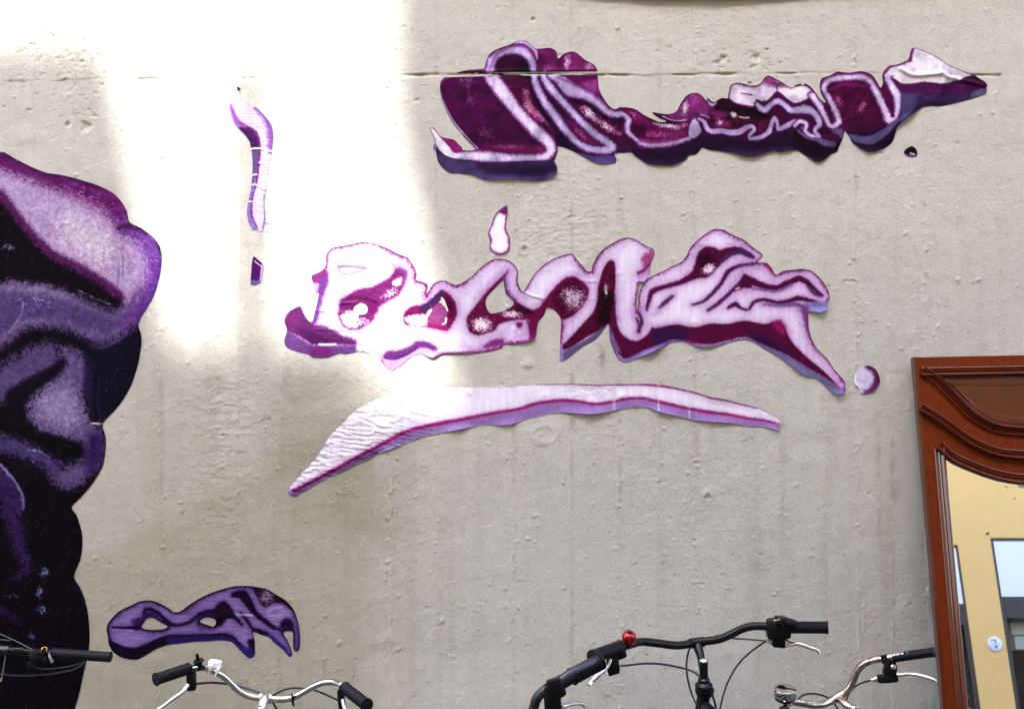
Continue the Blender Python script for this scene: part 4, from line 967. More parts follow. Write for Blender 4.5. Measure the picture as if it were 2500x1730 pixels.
# right hand folds
s.line(P(6, 140,780, 165,690, 190,622, 300,580, 430,545, 540,490, 600,440), [6, 10, 13, 11, 12, 18, 22], (98, 6, 74), 3, .5)
s.fill(P(6, 560,400, 600,280, 650,232, 720,228, 790,255, 860,232, 960,228, 1060,278, 1100,328, 1040,322, 960,285, 890,302, 830,352, 760,422, 690,492, 600,505, 520,515, 540,462), (92, 4, 56), 3.5, .5)
s.fill(P(6, 590,330, 640,280, 720,330, 660,400, 600,400), (62, 0, 36), 8); s.line(P(6, 800,350, 890,290, 980,270, 1080,318), [8, 12, 12, 8], (70, 36, 100), 4, .4); s.sparkle(P(6, 690, 425)[0], 20, 13, (226, 208, 230), 1.0, -.5)
s.line(P(6, 1120,372, 960,395, 860,450, 800,550, 720,640, 640,710, 545,740), [5, 9, 11, 9, 9, 7, 4], (88, 14, 88), 3, .5); s.line(P(6, 970,400, 1060,385, 1150,375), [4, 6, 3], (90, 60, 120), 4, .4)
s.line(P(6, 1000,490, 940,570, 850,660, 770,730, 680,790), [6, 8, 9, 9, 6], (92, 18, 92), 3, .5)
s.line(P(6, 1010,490, 1080,535, 1180,575, 1290,590, 1400,540, 1490,510, 1560,540, 1620,600, 1690,655), [12, 18, 14, 14, 13, 16, 12, 11, 8], (84, 6, 64), 3.5, .5); s.line(P(6, 1080,595, 1200,610, 1300,622, 1420,560), 5, (110, 70, 140), 4, .5); s.fill(P(6, 950,575, 1000,500, 1060,530, 1070,590, 990,590), (90, 6, 58), 3)
s.line(P(6, 1560,570, 1620,640, 1680,665), [5, 8, 4], (70, 40, 100), 4, .4)
s.line(P(6, 860,765, 925,735, 970,768, 1040,782, 1090,715, 1180,695, 1300,722, 1400,708, 1480,682, 1560,698, 1640,712), [6, 13, 6, 5, 8, 8, 9, 12, 12, 10, 6], (92, 10, 74), 3, .5); s.line(P(6, 1180,735, 1320,745, 1450,735, 1540,760), [4, 7, 10, 8], (104, 74, 140), 4, .5)
s.line(P(6, 250,770, 310,712, 370,665), [5, 11, 6], (92, 30, 96), 4, .5); s.line(P(6, 200,830, 260,790), 10, (190, 160, 212), 5)
s.line(P(6, 1270,465, 1220,410, 1180,375), 8, (150, 30, 104), 4, .6); s.line(P(6, 1300,470, 1400,440, 1520,430), 8, (124, 40, 110), 5, .5)
s.fill(P(6, 1535,725, 1725,712, 1745,770, 1670,818, 1570,800), (122, 110, 174), 2.5, .2); s.line(P(6, 1540,790, 1560,880, 1570,960, 1600,1040), [22, 16, 10, 8], (112, 40, 120), 6, .6, op=.8)
s.line(P(6, 1640,1120, 1740,1215, 1810,1310, 1885,1420), [6, 8, 9, 10], (140, 44, 124), 4, .6); s.fill(P(6, 1870,1470, 1900,1440, 1895,1480), (120, 80, 170), 2)
s.line(P(6, 50,860, 75,930, 60,975), [5, 7, 4], (96, 30, 100), 3)
s.specks(.045, .996)
s.wrinkles(P(4, 1000, 900)[0], 210, 150, 0.28, 0.0012, 9, 5)
s.crease(P(4, 660,805, 760,795, 850,785), 3, .003); s.crease(P(4, 400,880, 560,890, 700,900, 760,885), 3, .003); s.crease(P(4, 400,1080, 560,1085, 760,1080), 3, .0015); s.crease(P(5, 600,880, 680,920, 780,945), 3, .003); s.crease(P(5, 1100,770, 1230,790, 1290,785), 4, .0015); s.crease(P(5, 1120,940, 1290,950), 4, .0012)
for c_, r_, h_ in ((P(4, 1950, 1340)[0], 40, .006), (P(4, 1670, 1380)[0], 16, .008), (P(5, 640, 1345)[0], 26, .007), (P(5, 1780, 1430)[0], 30, .008), (P(6, 170, 1160)[0], 24, .008), (P(6, 650, 1112)[0], 30, .006), (P(6, 1470, 1320)[0], 40, .008), (P(6, 1680, 805)[0], 26, .013), (P(6, 1860, 1522)[0], 22, .014), (P(5, 1710, 785)[0], 14, .008), (P(5, 1660, 900)[0], 20, .004)):
    s.curl(c_, r_, h_)
s.done()

# --- 3: the pale swoosh under it
out = P(12, 45,1040, 75,985, 200,840, 320,710, 400,580, 450,510, 560,400, 650,310, 760,240, 900,180, 1050,125, 1300,100, 1500,92, 1800,90, 2100,85) + P(13, 0,68, 150,65, 400,60, 600,68, 800,65, 1000,62, 1170,60, 1300,85, 1500,130, 1560,150, 1650,180, 1800,205, 1950,245, 2090,280, 2200,345, 2265,375, 2285,435, 2262,440, 2272,478, 2140,450, 2000,440, 1850,415, 1700,405, 1480,385, 1380,355, 1230,325, 1100,280, 1035,268, 900,280, 780,300, 650,325, 550,332, 420,325, 300,318, 200,330, 80,360) + P(12, 2200,385, 2050,430, 1800,438, 1600,475, 1350,525, 1150,590, 950,665, 750,755, 500,870, 300,970, 120,1080, 80,1085)
s = Sheet('cabbage_sliver', 'long pale swoosh of cabbage with a magenta stripe, pasted beneath the wide middle slice', out, base=(222, 212, 232), step=2.0, seed=3)
s.halo = (4.0, (190, 130, 190), .6)
K = 0.2688
stripe = P(12, 80,1045, 240,962, 450,852, 700,715, 900,610, 1100,505, 1300,445, 1550,400, 1800,350, 2000,312, 2150,290) + P(13, 0,262, 100,235, 300,212, 450,222, 600,245, 750,228, 900,197, 1050,192, 1200,228, 1400,275, 1600,312, 1800,338, 2000,375, 2150,395, 2285,432)
low = stripe + P(13, 2290,490, 2000,460, 1700,425, 1480,400, 1230,345, 1035,285, 780,320, 550,350, 300,335, 80,378) + P(12, 2050,450, 1600,495, 1150,610, 750,775, 300,990, 70,1100)
s.fill(low, (142, 104, 170), 2.0, .2, sub=2)
s.fill(P(12, 60,1060, 240,975, 450,870, 700,735, 900,640, 950,680, 500,880, 120,1090, 70,1095), (92, 66, 120), 5); s.line(P(12, 900,690, 1150,580, 1400,500, 1700,445), 14, (150, 126, 186), 5, op=.7)
s.line(stripe, [9, 9, 9, 9, 9, 9, 9, 9, 8, 8, 7, 8, 8, 8, 7, 7, 7, 7, 6, 7, 7, 7, 7, 6, 5, 4], (158, 24, 112), 3.0, .6)
s.line(P(12, 60,1052, 240,966, 450,858, 700,722, 900,618), [4, 5, 5, 4, 2], (96, 6, 70), 2.5)
s.line(P(13, 150,65, 400,62, 600,70, 800,67, 1000,64, 1170,78, 1300,95, 1500,138, 1650,185, 1800,212, 1950,250, 2090,282), [2, 3, 4, 5, 6, 5, 5, 4, 5, 4, 4, 2], (150, 26, 110), 2.2, .4)
s.fill(P(12, 40,1030, 90,1040, 90,1090, 60,1085), (120, 104, 150), 3)
s.rim(1.6, (160, 140, 190), .6, .2)
s.specks(.03, .992)
s.line(P(13, 785,70, 780,190, 775,300), [5, 8, 4], (190, 180, 196), 4, .6, op=.6); s.line(P(13, 1180,70, 1180,320), 2, (226, 214, 232), 1.5, .6, op=.7); s.line(P(13, 1462,130, 1462,370), 2, (226, 214, 232), 1.5, .6, op=.7)
s.wrinkles(P(12, 700, 500)[0], 190, 110, 0.18, 0.0032, 11, 5, 61); s.wrinkles(P(12, 300, 850)[0], 90, 90, 0.1, 0.0030, 11, 4, 63); s.wrinkles(P(13, 560, 140)[0], 60, 22, 0.1, 0.0012, 6, 3, 65)
for c_, r_, h_ in ((P(13, 550, 332)[0], 55, .013), (P(13, 1230, 325)[0], 34, .012), (P(13, 1700, 405)[0], 60, .009), (P(12, 1600, 475)[0], 26, .009), (P(12, 2050, 430)[0], 24, .009), (P(13, 2260, 470)[0], 26, .008), (P(12, 980, 660)[0], 20, .004)):
    s.curl(c_, r_, h_, 18)
s.done()

# --- 4: the drop, the dot and the scraps
out = P(5, 447,80, 452,160, 440,240, 440,310, 470,370, 478,430, 470,490, 440,520, 380,532, 320,515, 285,480, 290,410, 272,340, 300,270, 325,190, 370,130)
s = Sheet('cabbage_scrap', 'lilac flame-shaped scrap with a magenta edge, above the loop of the wide middle slice', out, base=(234, 226, 242), step=1.4, seed=4)
s.rim(5.5, (134, 30, 116), 1, .5, .3); s.fill(P(5, 440,80, 455,160, 420,170, 380,140), (126, 24, 108), 5, .5); s.specks(.03, .99); s.curl(P(5, 380, 530)[0], 18, .004); s.done()
out = P(6, 2060,1285, 2110,1278, 2170,1310, 2205,1390, 2195,1450, 2130,1510, 2050,1530, 2015,1510, 2015,1470, 1978,1430, 1985,1350)
s = Sheet('cabbage_scrap', 'small round lilac scrap with a dark right edge beside the tail of the middle slice', out, base=(198, 184, 220), step=1.4, seed=5)
s.line(P(6, 2080,1280, 2170,1320, 2195,1400, 2150,1480, 2060,1525), [8, 22, 24, 20, 8], (100, 22, 90), 6, .7); s.line(P(6, 1985,1360, 1985,1430, 2020,1470), 5, (216, 210, 236), 3); s.specks(.05, .985); s.curl(P(6, 2150, 1510)[0], 20, .005); s.done()
out = P(3, 1300,1218, 1350,1250, 1365,1320, 1320,1340, 1250,1328, 1213,1290, 1240,1250)
s = Sheet('cabbage_scrap', 'tiny dark purple teardrop scrap below the pale flag of the long upper slice', out, base=(34, 2, 28), step=1.2, seed=6)
s.line(P(3, 1230,1310, 1300,1325, 1350,1320), [3, 5, 4], (140, 60, 150), 2.5, .5); s.line(P(3, 1290,1298, 1330,1308), 3, (220, 200, 226), 1.2); s.done()
out = P(10, 100,20, 115,30, 130,75, 143,115, 130,140, 150,185, 190,215, 240,233, 300,290, 345,340, 370,390, 378,450, 370,540, 350,640, 335,750, 320,850, 312,940, 320,1050, 310,1120, 280,1145, 265,1125, 230,1125, 200,1080, 188,1000, 200,910, 215,850, 225,750, 228,650, 220,550, 200,480, 160,430, 110,380, 75,320, 60,250, 65,190, 90,130, 118,95, 105,60)
s = Sheet('cabbage_sliver', 'narrow curved lilac and violet sliver hanging in the sunlit part of the wall', out, base=(196, 176, 226), step=1.4, seed=7)
s.line(P(10, 250,245, 340,345, 365,440, 355,560), [8, 16, 22, 12], (124, 50, 150), 7, .6, op=.85)
s.fill(P(10, 62,240, 100,330, 185,385, 250,425, 278,500, 272,600, 265,690, 245,800, 228,900, 225,1010, 245,1080, 275,1130, 225,1130, 180,1000, 225,650, 195,480, 100,380), (130, 106, 176), 3, .4)
s.fill(P(10, 130,392, 190,385, 250,430, 275,500, 270,540, 215,540, 195,480), (74, 22, 90), 4); s.line(P(10, 70,230, 110,330, 180,385), [6, 10, 8], (146, 60, 156), 4, .6); s.fill(P(10, 222,560, 270,560, 262,700, 235,800, 225,800), (100, 78, 140), 4)
s.line(P(10, 190,385, 255,430, 278,520, 272,640, 258,780, 228,900, 222,1020, 262,1110), [5, 7, 7, 6, 5, 4, 4, 3], (120, 30, 126), 2.5, .5)
s.fill(P(10, 118,95, 143,115, 122,128), (60, 30, 80), 1.5); s.line(P(10, 312,880, 316,1050, 300,1120), 3, (110, 70, 160), 1.5)
for y in ((220, 547, 275, 540, 372, 566), (228, 545, 272, 548), (275, 645, 350, 656), (225, 805, 265, 808, 325, 845), (200, 925, 226, 925), (230, 735, 260, 730)):
    s.line(P(10, *y), 3.0, (236, 228, 244), 1.2, .3); s.crease(P(10, *y), 2.5, .002)
s.specks(.05, .985); s.wrinkles(P(10, 250, 700)[0], 60, 200, 0.1, .0012, 6, 4, 67); s.done()
out = P(10, 235,1318, 268,1342, 300,1370, 306,1400, 290,1500, 250,1525, 215,1522, 215,1480, 222,1380)
s = Sheet('cabbage_scrap', 'tiny purple box-shaped scrap below the narrow curved sliver', out, base=(82, 14, 104), step=1.2, seed=8, smooth=2)
s.line(P(10, 298,1385, 286,1500), 5, (176, 150, 206), 1.5); s.fill(P(10, 212,1488, 290,1500, 250,1530, 212,1526), (104, 78, 146), 1.5); s.line(P(10, 240,1350, 290,1390), 2, (220, 190, 226), 1, .8); s.specks(.06, .98); s.done()

# --- 5: the small violet slice at the lower left
out = P(11, 50,580, 60,520, 100,460, 180,380, 260,335, 340,300, 420,262, 510,250, 600,262, 700,310, 770,355, 800,380, 850,382, 900,360, 980,300, 1100,225, 1230,165, 1400,110, 1520,88, 1660,88, 1780,108, 1850,120, 1950,180, 2060,245, 2140,330, 2180,410, 2205,500, 2225,620, 2225,760, 2205,820, 2175,825, 2150,790, 2148,680, 2145,610, 2110,590, 2035,610, 2080,690, 2115,770, 2135,830, 2130,880, 2095,880, 2030,800, 1940,730, 1870,660, 1780,635, 1700,600, 1715,700, 1720,800, 1710,870, 1660,905, 1600,860, 1540,800, 1450,715, 1300,700, 1180,710, 1040,715, 880,735, 740,750, 600,800, 500,860, 400,915, 300,912, 200,885, 120,830, 75,750, 65,660)
hol = [P(11, 440,545, 475,490, 500,455, 560,445, 620,470, 680,510, 740,545, 680,575, 560,582, 480,575), P(11, 1098,490, 1140,450, 1200,442, 1270,465, 1280,510, 1250,545, 1180,525)]
s = Sheet('cabbage_slice', 'small violet cabbage slice with two eye-shaped holes, low on the wall at left', out, hol, base=(138, 110, 178), step=1.5, seed=9, gain=0.66)
s.halo = (5.0, (66, 30, 96), .8)
K = 0.2167
s.mottle(40, .5, (96, 62, 142)); s.rim(12, (76, 42, 112), .6, .3, .4); s.rim(6.5, (30, 4, 46), .97, .3, .4)
s.fill(P(11, 60,670, 130,720, 260,775, 380,782, 480,745, 600,690, 740,640, 900,632, 1100,628, 1380,622, 1470,650, 1560,730, 1660,800, 1720,760, 1740,920, 1500,900, 1300,720, 900,760, 500,900, 400,940, 200,910, 60,780), (22, 6, 42), 3, .2)
s.fill(P(11, 740,660, 1100,650, 1400,650, 1500,720, 1300,715, 1040,725, 760,760), (44, 24, 104), 6); s.fill(P(11, 1440,680, 1560,760, 1700,800, 1710,880, 1650,910, 1540,810), (58, 34, 130), 5)
s.fill(P(11, 1500,560, 1620,560, 1700,620, 1690,720, 1640,770, 1560,700), (140, 112, 184), 9, .3); s.fill(P(11, 1640,700, 1710,690, 1715,790, 1660,790), (30, 6, 50), 5)
s.line(P(11, 115,550, 250,562, 400,556, 470,500, 482,370, 540,350, 630,395, 740,500, 850,532, 990,492, 1120,395, 1290,370), [5, 7, 12, 12, 9, 9, 9, 11, 6, 8, 10, 12], (34, 4, 52), 3.5, .4)
s.fill(P(11, 330,480, 450,420, 480,340, 430,560, 380,560), (44, 10, 74), 8, op=.8); s.fill(P(11, 470,400, 560,380, 650,440, 500,440, 450,530, 420,540), (44, 22, 100), 4); s.fill(P(11, 1000,480, 1130,400, 1280,400, 1270,450, 1140,440), (38, 18, 84), 5)
s.fill(P(11, 1290,300, 1370,260, 1440,320, 1500,420, 1560,500, 1580,530, 1480,460, 1400,460, 1330,540, 1260,552, 1285,480, 1270,400), (24, 2, 36), 5, .4); s.fill(P(11, 1320,310, 1400,300, 1420,400, 1320,420), (46, 4, 46), 6)
s.line(P(11, 1480,190, 1580,185, 1650,280, 1720,390, 1850,500, 1990,585, 2100,565), [12, 24, 20, 12, 10, 8, 4], (28, 2, 44), 4, .4)
s.fill(P(11, 1690,100, 1850,115, 2070,245, 2170,380, 2060,300, 1940,280, 1860,325, 1790,300, 1750,220), (38, 4, 52), 4.5, .4); s.sparkle(P(11, 1850, 210)[0], 22, 24, (170, 130, 170), .7, .6)
s.fill(P(11, 1880,330, 2020,310, 2110,400, 2080,470, 1960,520, 1860,420), (150, 124, 190), 10, .3); s.fill(P(11, 2010,500, 2080,450, 2150,500, 2150,600, 2080,570, 2010,580), (40, 8, 66), 6, .4)
s.line(P(11, 1480,415, 1530,480, 1575,530), [6, 8, 3], (40, 6, 60), 2.5); s.line(P(11, 1560,390, 1640,490, 1700,590), [5, 8, 6], (40, 6, 60), 3); s.fill(P(11, 1690,560, 1850,600, 1870,660, 1750,635, 1690,600), (30, 4, 54), 4)
s.line(P(11, 1870,640, 1960,720, 2060,820, 2110,890), [4, 10, 14, 8], (58, 36, 132), 3); s.line(P(11, 1960,600, 2060,720, 2110,830), 8, (112, 84, 170), 5)
s.line(P(11, 2180,420, 2200,560, 2195,720, 2180,800), [6, 9, 10, 8], (96, 66, 150), 5, .3, op=.8); s.line(P(11, 1860,400, 1980,450), 3, (180, 160, 206), 3, op=.6); s.line(P(11, 1500,405, 1690,418), 4, (190, 170, 216), 2, op=.8)
s.line(P(11, 130,580, 250,585, 350,590), 3, (150, 110, 190), 2, .8)
s.col *= (1 + .10 * vnoise(s.q[:, 0] * .16, s.q[:, 1], 3.2, 91))[:, None]; s.specks(.05, .998); s.wrinkles(P(11, 1800, 470)[0], 120, 60, .1, .0010, 6, 5, 71)
s.done()

# --- 6: the big dark head of cabbage at the left edge, running on out of view
out = P(7, 0,60, 100,105, 230,170, 330,208, 440,225, 560,255, 700,300, 800,350, 860,410, 900,480, 920,560, 1000,600, 1080,660, 1130,720, 1148,800, 1140,900, 1110,1020, 1070,1120, 980,1270, 1000,1350, 1003,1430)
out += P(8, 1078,279, 1030,430, 960,560, 880,660, 800,745, 825,850, 825,950, 800,1080, 730,1200, 650,1300, 560,1395, 600,1460, 625,1540)
out += P(9, 603,301, 607,390, 590,500, 545,620, 590,700, 630,800, 652,920, 660,1060, 650,1180, 620,1310, 590,1450, 550,1596, 500,1760, 380,1980, 150,2080, -250,2100, -700,1900, -1000,1300, -1050,400, -950,-700, -700,-1700, -400,-2300)
s = Sheet('cabbage_slice', 'huge dark purple cabbage section cut off by the left edge, behind the black straight handlebar', out, base=(14, 3, 20), step=2.3, seed=10, gain=0.66, grain=6.0)
s.fill(P(8, 640,190, 760,130, 1040,0, 1110,60, 1100,200, 1000,520, 800,745, 770,640, 760,400), (18, 10, 40), 6); s.line(P(8, 780,160, 880,120, 990,50), [2, 7, 4], (70, 64, 110), 3); s.line(P(8, 770,400, 760,600, 790,720), 4, (50, 50, 96), 4, op=.7)
pale = P(7, -200,60, 0,130, 200,200, 440,250, 700,320, 850,430, 890,560, 850,600, 910,585, 1000,620, 1100,720, 1125,880, 1080,1060, 950,1260, 800,1370, 690,1405, 600,1345, 500,1305, 380,1280, 200,1290, 100,1350, 0,1425, -200,1500, -200,1000, 0,1000, 100,990, 300,1010, 500,1070, 700,1180, 800,1200, 870,1160, 872,1095, 780,1010, 650,930, 500,850, 360,775, 270,690, 150,550, 50,410, -10,345, -200,200)
s.fill(pale, (112, 60, 130), 22, .35); s.fill(pale, (184, 154, 198), 13, .55, op=.92)
s.fill(P(7, -200,1020, 0,1010, 300,1030, 500,1080, 800,1200, 900,1160, 1100,1000, 1130,1100, 950,1270, 800,1380, 690,1420, 500,1310, 200,1290, 0,1430, -200,1520), (84, 64, 122), 28, .6)
s.line(P(7, -100,40, 0,85, 230,190, 450,265, 700,340, 830,440, 880,560), [60, 64, 50, 58, 80, 70, 44], (112, 24, 112), 20, .8); s.line(P(7, -100,30, 100,115, 330,215, 560,262, 720,312), 12, (84, 16, 96), 8, .6)
s.line(P(7, 880,590, 1000,650, 1080,780, 1090,940, 1030,1090, 900,1280), [40, 50, 50, 44, 40, 30], (112, 52, 148), 22, .9); s.line(P(7, 1140,780, 1130,900, 1080,1080, 980,1250), [10, 16, 18, 14], (92, 40, 140), 10, .8); s.line(P(7, 850,600, 940,580, 1040,640), [10, 14, 6], (74, 8, 78), 8, .6)
s.fill(P(7, 500,480, 640,560, 780,640, 800,780, 700,860, 560,760, 420,640), (202, 180, 206), 28, .5)
s.line(P(7, 0,350, 150,550, 270,690, 400,800, 560,880, 720,980, 850,1080), 18, (96, 22, 96), 9, .8)
s.sparkle(P(7, 600, 400)[0], 110, 50, (206, 160, 210), .35, .4); s.sparkle(P(7, 980, 850)[0], 70, 90, (214, 180, 226), .35); s.sparkle(P(7, 300, 1080)[0], 120, 40, (150, 130, 190), .4, .1); s.sparkle(P(7, 60, 740)[0], 22, 14, (190, 190, 210), .4); s.sparkle(P(7, 620, 1330)[0], 60, 16, (120, 90, 160), .4)
s.line(P(7, 560,1040, 680,1100, 780,1140), [1.5, 3, 1.5], (170, 160, 190), 2.4, .9, op=.5)
s.line(P(7, 740,730, 735,850), 3, (140, 110, 168), 1.5, op=.7); s.line(P(7, 845,850, 835,1010), 3, (120, 90, 158), 1.5, op=.7); s.line(P(7, 875,800, 872,950), 3, (140, 100, 170), 1.5, op=.7); s.line(P(7, 500,440, 470,560, 440,650), 3, (210, 190, 216), 1.5, op=.6); s.line(P(7, 165,1130, 150,1220, 60,1340), 4, (150, 130, 186), 2, op=.7)
# folds below
s.halo = (9.0, (44, 24, 70), .7)
s.fill(P(8, -200,480, 0,300, 150,200, 300,130, 430,130, 480,220, 470,270, 300,380, 150,480, 0,590, -200,700), (88, 68, 122), 20, .7)
s.fill(P(8, 480,150, 600,180, 690,300, 690,420, 640,520, 690,640, 700,720, 790,790, 808,900, 785,1030, 710,1140, 590,1235, 470,1235, 405,1170, 400,1100, 500,1090, 610,1050, 650,980, 630,910, 500,870, 340,815, 250,725, 218,625, 280,520, 380,430, 480,330, 510,270), (98, 78, 132), 20, .7)
s.fill(P(8, 300,540, 480,440, 600,520, 620,680, 560,780, 400,760, 290,680), (140, 122, 166), 34, .5); s.fill(P(8, 700,820, 790,850, 780,1030, 700,1130, 660,1000), (52, 28, 96), 18, .5); s.fill(P(8, 690,250, 720,300, 720,620, 670,560, 660,380), (40, 22, 76), 12, .5)
s.line(P(8, 490,262, 400,350, 250,430, 100,530), [8, 22, 30, 34], (20, 2, 34), 10, .5); s.line(P(8, 330,850, 470,900, 600,950), [20, 28, 30], (6, 0, 14), 9, .4)
s.line(P(8, -100,890, 0,900, 150,940, 300,1000, 430,1080), [40, 44, 40, 34, 30], (74, 56, 116), 14, .8); s.line(P(8, 220,950, 300,955, 370,1000), [3, 6, 3], (120, 120, 160), 4, .5)
s.fill(P(8, -200,1050, 20,1080, 130,1220, 175,1330, 170,1440, 60,1500, 30,1380, 0,1260, -200,1200), (58, 36, 96), 10, .7); s.line(P(8, 0,1060, 60,1130, 120,1200, 170,1290, 185,1400), [3, 6, 6, 6, 5], (132, 122, 180), 4, .4)
s.line(P(9, 60,0, 70,120, 110,260, 150,430, 200,560, 120,625), [30, 34, 36, 30, 18, 10], (54, 26, 86), 16, .8)
s.sparkle(P(9, 325, 590)[0], 14, 14, (110, 130, 190), .7); s.sparkle(P(9, 300, 730)[0], 14, 20, (120, 140, 190), .6, .3); s.sparkle(P(9, 310, 860)[0], 16, 18, (110, 130, 190), .6); s.sparkle(P(9, 100, 760)[0], 30, 10, (90, 80, 140), .5)
s.line(P(9, -40,840, 60,890, 150,970), [10, 16, 8], (44, 16, 66), 10, .8); s.fill(P(9, 210,1060, 240,1040, 265,1075, 230,1080), (70, 50, 130), 4, .5)
s.line(P(9, 545,620, 600,720, 640,840), [4, 8, 4], (44, 28, 84), 5); s.line(P(8, 700,740, 740,745, 800,748), [1, 3, 3], (226, 222, 228), .9, .1)
s.line(P(8, 800,745, 826,850, 826,950, 800,1080, 730,1200, 650,1300, 560,1395), 2.2, (150, 40, 50), 1.2, .3, op=.8)
s.col += (np.clip(vnoise(s.q[:, 0], s.q[:, 1] * 1.3, 5.0, 93) * .6 + vnoise(s.q[:, 0], s.q[:, 1], 10, 94) * .4, -1, 1) * (8 + .10 * s.col.mean(1)))[:, None] * np.clip(s.col.mean(1) / 60, 0, 1)[:, None]
s.specks(.10, .985, (170, 150, 190))
s.done()
# ------------------------------------------------------------------ the mirrored wardrobe door leaning on the wall
LEAN = math.radians(11.0); ROLL = 0.020
n_ = Vector((0, -math.cos(LEAN), math.sin(LEAN)))
ex0 = Vector((1, 0, 0)); ed0 = Vector((0, -math.sin(LEAN), -math.cos(LEAN)))
ex_ = ex0 * math.cos(ROLL) - ed0 * math.sin(ROLL); ed_ = ed0 * math.cos(ROLL) + ex0 * math.sin(ROLL)
P0 = Vector((UX(2230) * 0.99, -0.040, VZ(872) * 0.99 + ZC * 0.01))
DW, DH = 0.75, P0.z / math.cos(LEAN) - 0.004
def dl(x, y, h=0.0):          # door-local: x from the left edge, y down from the top, h out of its face
    return P0 + ex_ * x + ed_ * y + n_ * h
door = empty('wardrobe_door', dl(DW / 2, DH, -0.014))
tag(door, 'reddish brown wooden wardrobe door with a mirror, leaning against the wall at right', 'wardrobe door')
m_bead = noisy(material('polished_bead', (0.075, 0.0105, 0.0012), 0.25, coat=0.5, spec=.4), 18, 0.5, 0.04, 6, dark=(0.6, 0.5, 0.4), stretch=(7, 7, 1))
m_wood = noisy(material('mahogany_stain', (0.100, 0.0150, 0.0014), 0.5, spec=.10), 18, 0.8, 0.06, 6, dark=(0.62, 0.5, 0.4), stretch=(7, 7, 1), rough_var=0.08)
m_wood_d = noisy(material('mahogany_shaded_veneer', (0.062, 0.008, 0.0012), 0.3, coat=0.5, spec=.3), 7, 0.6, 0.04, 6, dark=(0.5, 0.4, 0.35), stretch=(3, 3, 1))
m_mirror = material('mirror_silver', (0.97, 0.965, 0.94), 0.015, 1.0)
m_label = noisy(material('old_paper_label', (0.80, 0.79, 0.78), 0.7), 60, .3)

def mir(pts): return pts + [(DW - x, y) for x, y in reversed(pts[:-1])]
c1 = mir([(.024, .046), (.064, .076), (.114, .130), (.165, .190), (.22, .228), (.27, .245), (.34, .2525), (.375, .2535)])
c2 = mir([(.010, .168), (.055, .197), (.107, .237), (.159, .278), (.215, .307), (.266, .322), (.335, .3285), (.375, .3295)])
c3 = mir([(.0585, .292), (.105, .335), (.168, .365), (.231, .389), (.295, .403), (.375, .409)])
def sm(p): return [tuple(q) for q in curve(p, 4, False)]
c1s, c2s, c3s = sm(c1), sm(c2), sm(c3)
def y_on(cv, x): return float(np.interp(x, [p[0] for p in cv], [p[1] for p in cv]))

# carcass board with the opening for the mirror
bd = MB()
xl, xr, yb = .066, DW - .066, DH - .10
T = -0.026
cols = [0.0] + list(np.linspace(xl, xr, 41)) + [DW]
def quad_loc(mb, pts, ):
    i = len(mb.v); mb.v += [tuple(dl(*p)) for p in pts]; mb.f.append(tuple(range(i, i + len(pts))))
for a0, a1 in zip(cols[:-1], cols[1:]):
    if a1 <= xl + 1e-6 or a0 >= xr - 1e-6:
        quad_loc(bd, [(a0, DH, 0), (a1, DH, 0), (a1, 0, 0), (a0, 0, 0)])
    else:
        quad_loc(bd, [(a0, y_on(c3s, a0), 0), (a1, y_on(c3s, a1), 0), (a1, 0, 0), (a0, 0, 0)])
        quad_loc(bd, [(a0, DH, 0), (a1, DH, 0), (a1, yb, 0), (a0, yb, 0)])
quad_loc(bd, [(0, 0, 0), (0, 0, T), (0, DH, T), (0, DH, 0)]); quad_loc(bd, [(DW, 0, T), (DW, 0, 0), (DW, DH, 0), (DW, DH, T)])
quad_loc(bd, [(0, 0, T), (0, 0, 0), (DW, 0, 0), (DW, 0, T)]); quad_loc(bd, [(0, DH, 0), (0, DH, T), (DW, DH, T), (DW, DH, 0)])
quad_loc(bd, [(0, 0, T), (DW, 0, T), (DW, DH, T), (0, DH, T)])
bd.build('board', m_wood, door, smooth=False)
# narrow edge strip seen down the left side
es = MB()
for (x0, x1, h) in ((-0.0005, 0.0095, .0022),):
    quad_loc(es, [(x0, DH, h), (x1, DH, h), (x1, -.001, h), (x0, -.001, h)]); quad_loc(es, [(x1, DH, h), (x1, DH, 0), (x1, -.001, 0), (x1, -.001, h)])
    quad_loc(es, [(x0, DH, T - .001), (x0, DH, h), (x0, -.001, h), (x0, -.001, T - .001)]); quad_loc(es, [(x0, -.001, h), (x1, -.001, h), (x1, -.001, 0), (x0, -.001, 0)])
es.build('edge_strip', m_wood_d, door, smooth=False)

PROFILE = [(-.5, 0), (-.47, .45), (-.40, .85), (-.30, 1.0), (-.20, .88), (-.12, .45), (-.05, .28), (.03, .40), (.08, .52), (.13, .40), (.19, .22), (.27, .34), (.34, .44), (.40, .40), (.46, .22), (.5, 0)]
def moulding(path, w, h, mat=m_bead, flip=False, name='moulding'):
    """Ogee bead swept along a line in the plane of the door, mitred at both ends of the path."""
    mb = MB(); p = [Vector((x, y)) for x, y in path]; n = len(p); k = len(PROFILE)
    for i in range(n):
        t = (p[min(i + 1, n - 1)] - p[max(i - 1, 0)]).normalized()
        nn = Vector((-t.y, t.x))
        for (a, b_) in PROFILE:
            s_ = -a if flip else a
            q = p[i] + nn * (s_ * w)
            mb.v.append(tuple(dl(q.x, q.y, .0003 + b_ * h)))
    for i in range(n - 1):
        for j in range(k - 1):
            f = (i*k + j, i*k + j + 1, (i+1)*k + j + 1, (i+1)*k + j)
            mb.f.append(f if flip else f[::-1])
    mb.f.append(tuple(range(k))); mb.f.append(tuple((n-1)*k + j for j in reversed(range(k))))
    return mb.build(name, mat, door)
moulding([(.020, .050), (.10, .0505), (.375, .051), (.65, .0505), (DW - .020, .050)], .036, .019, flip=True)
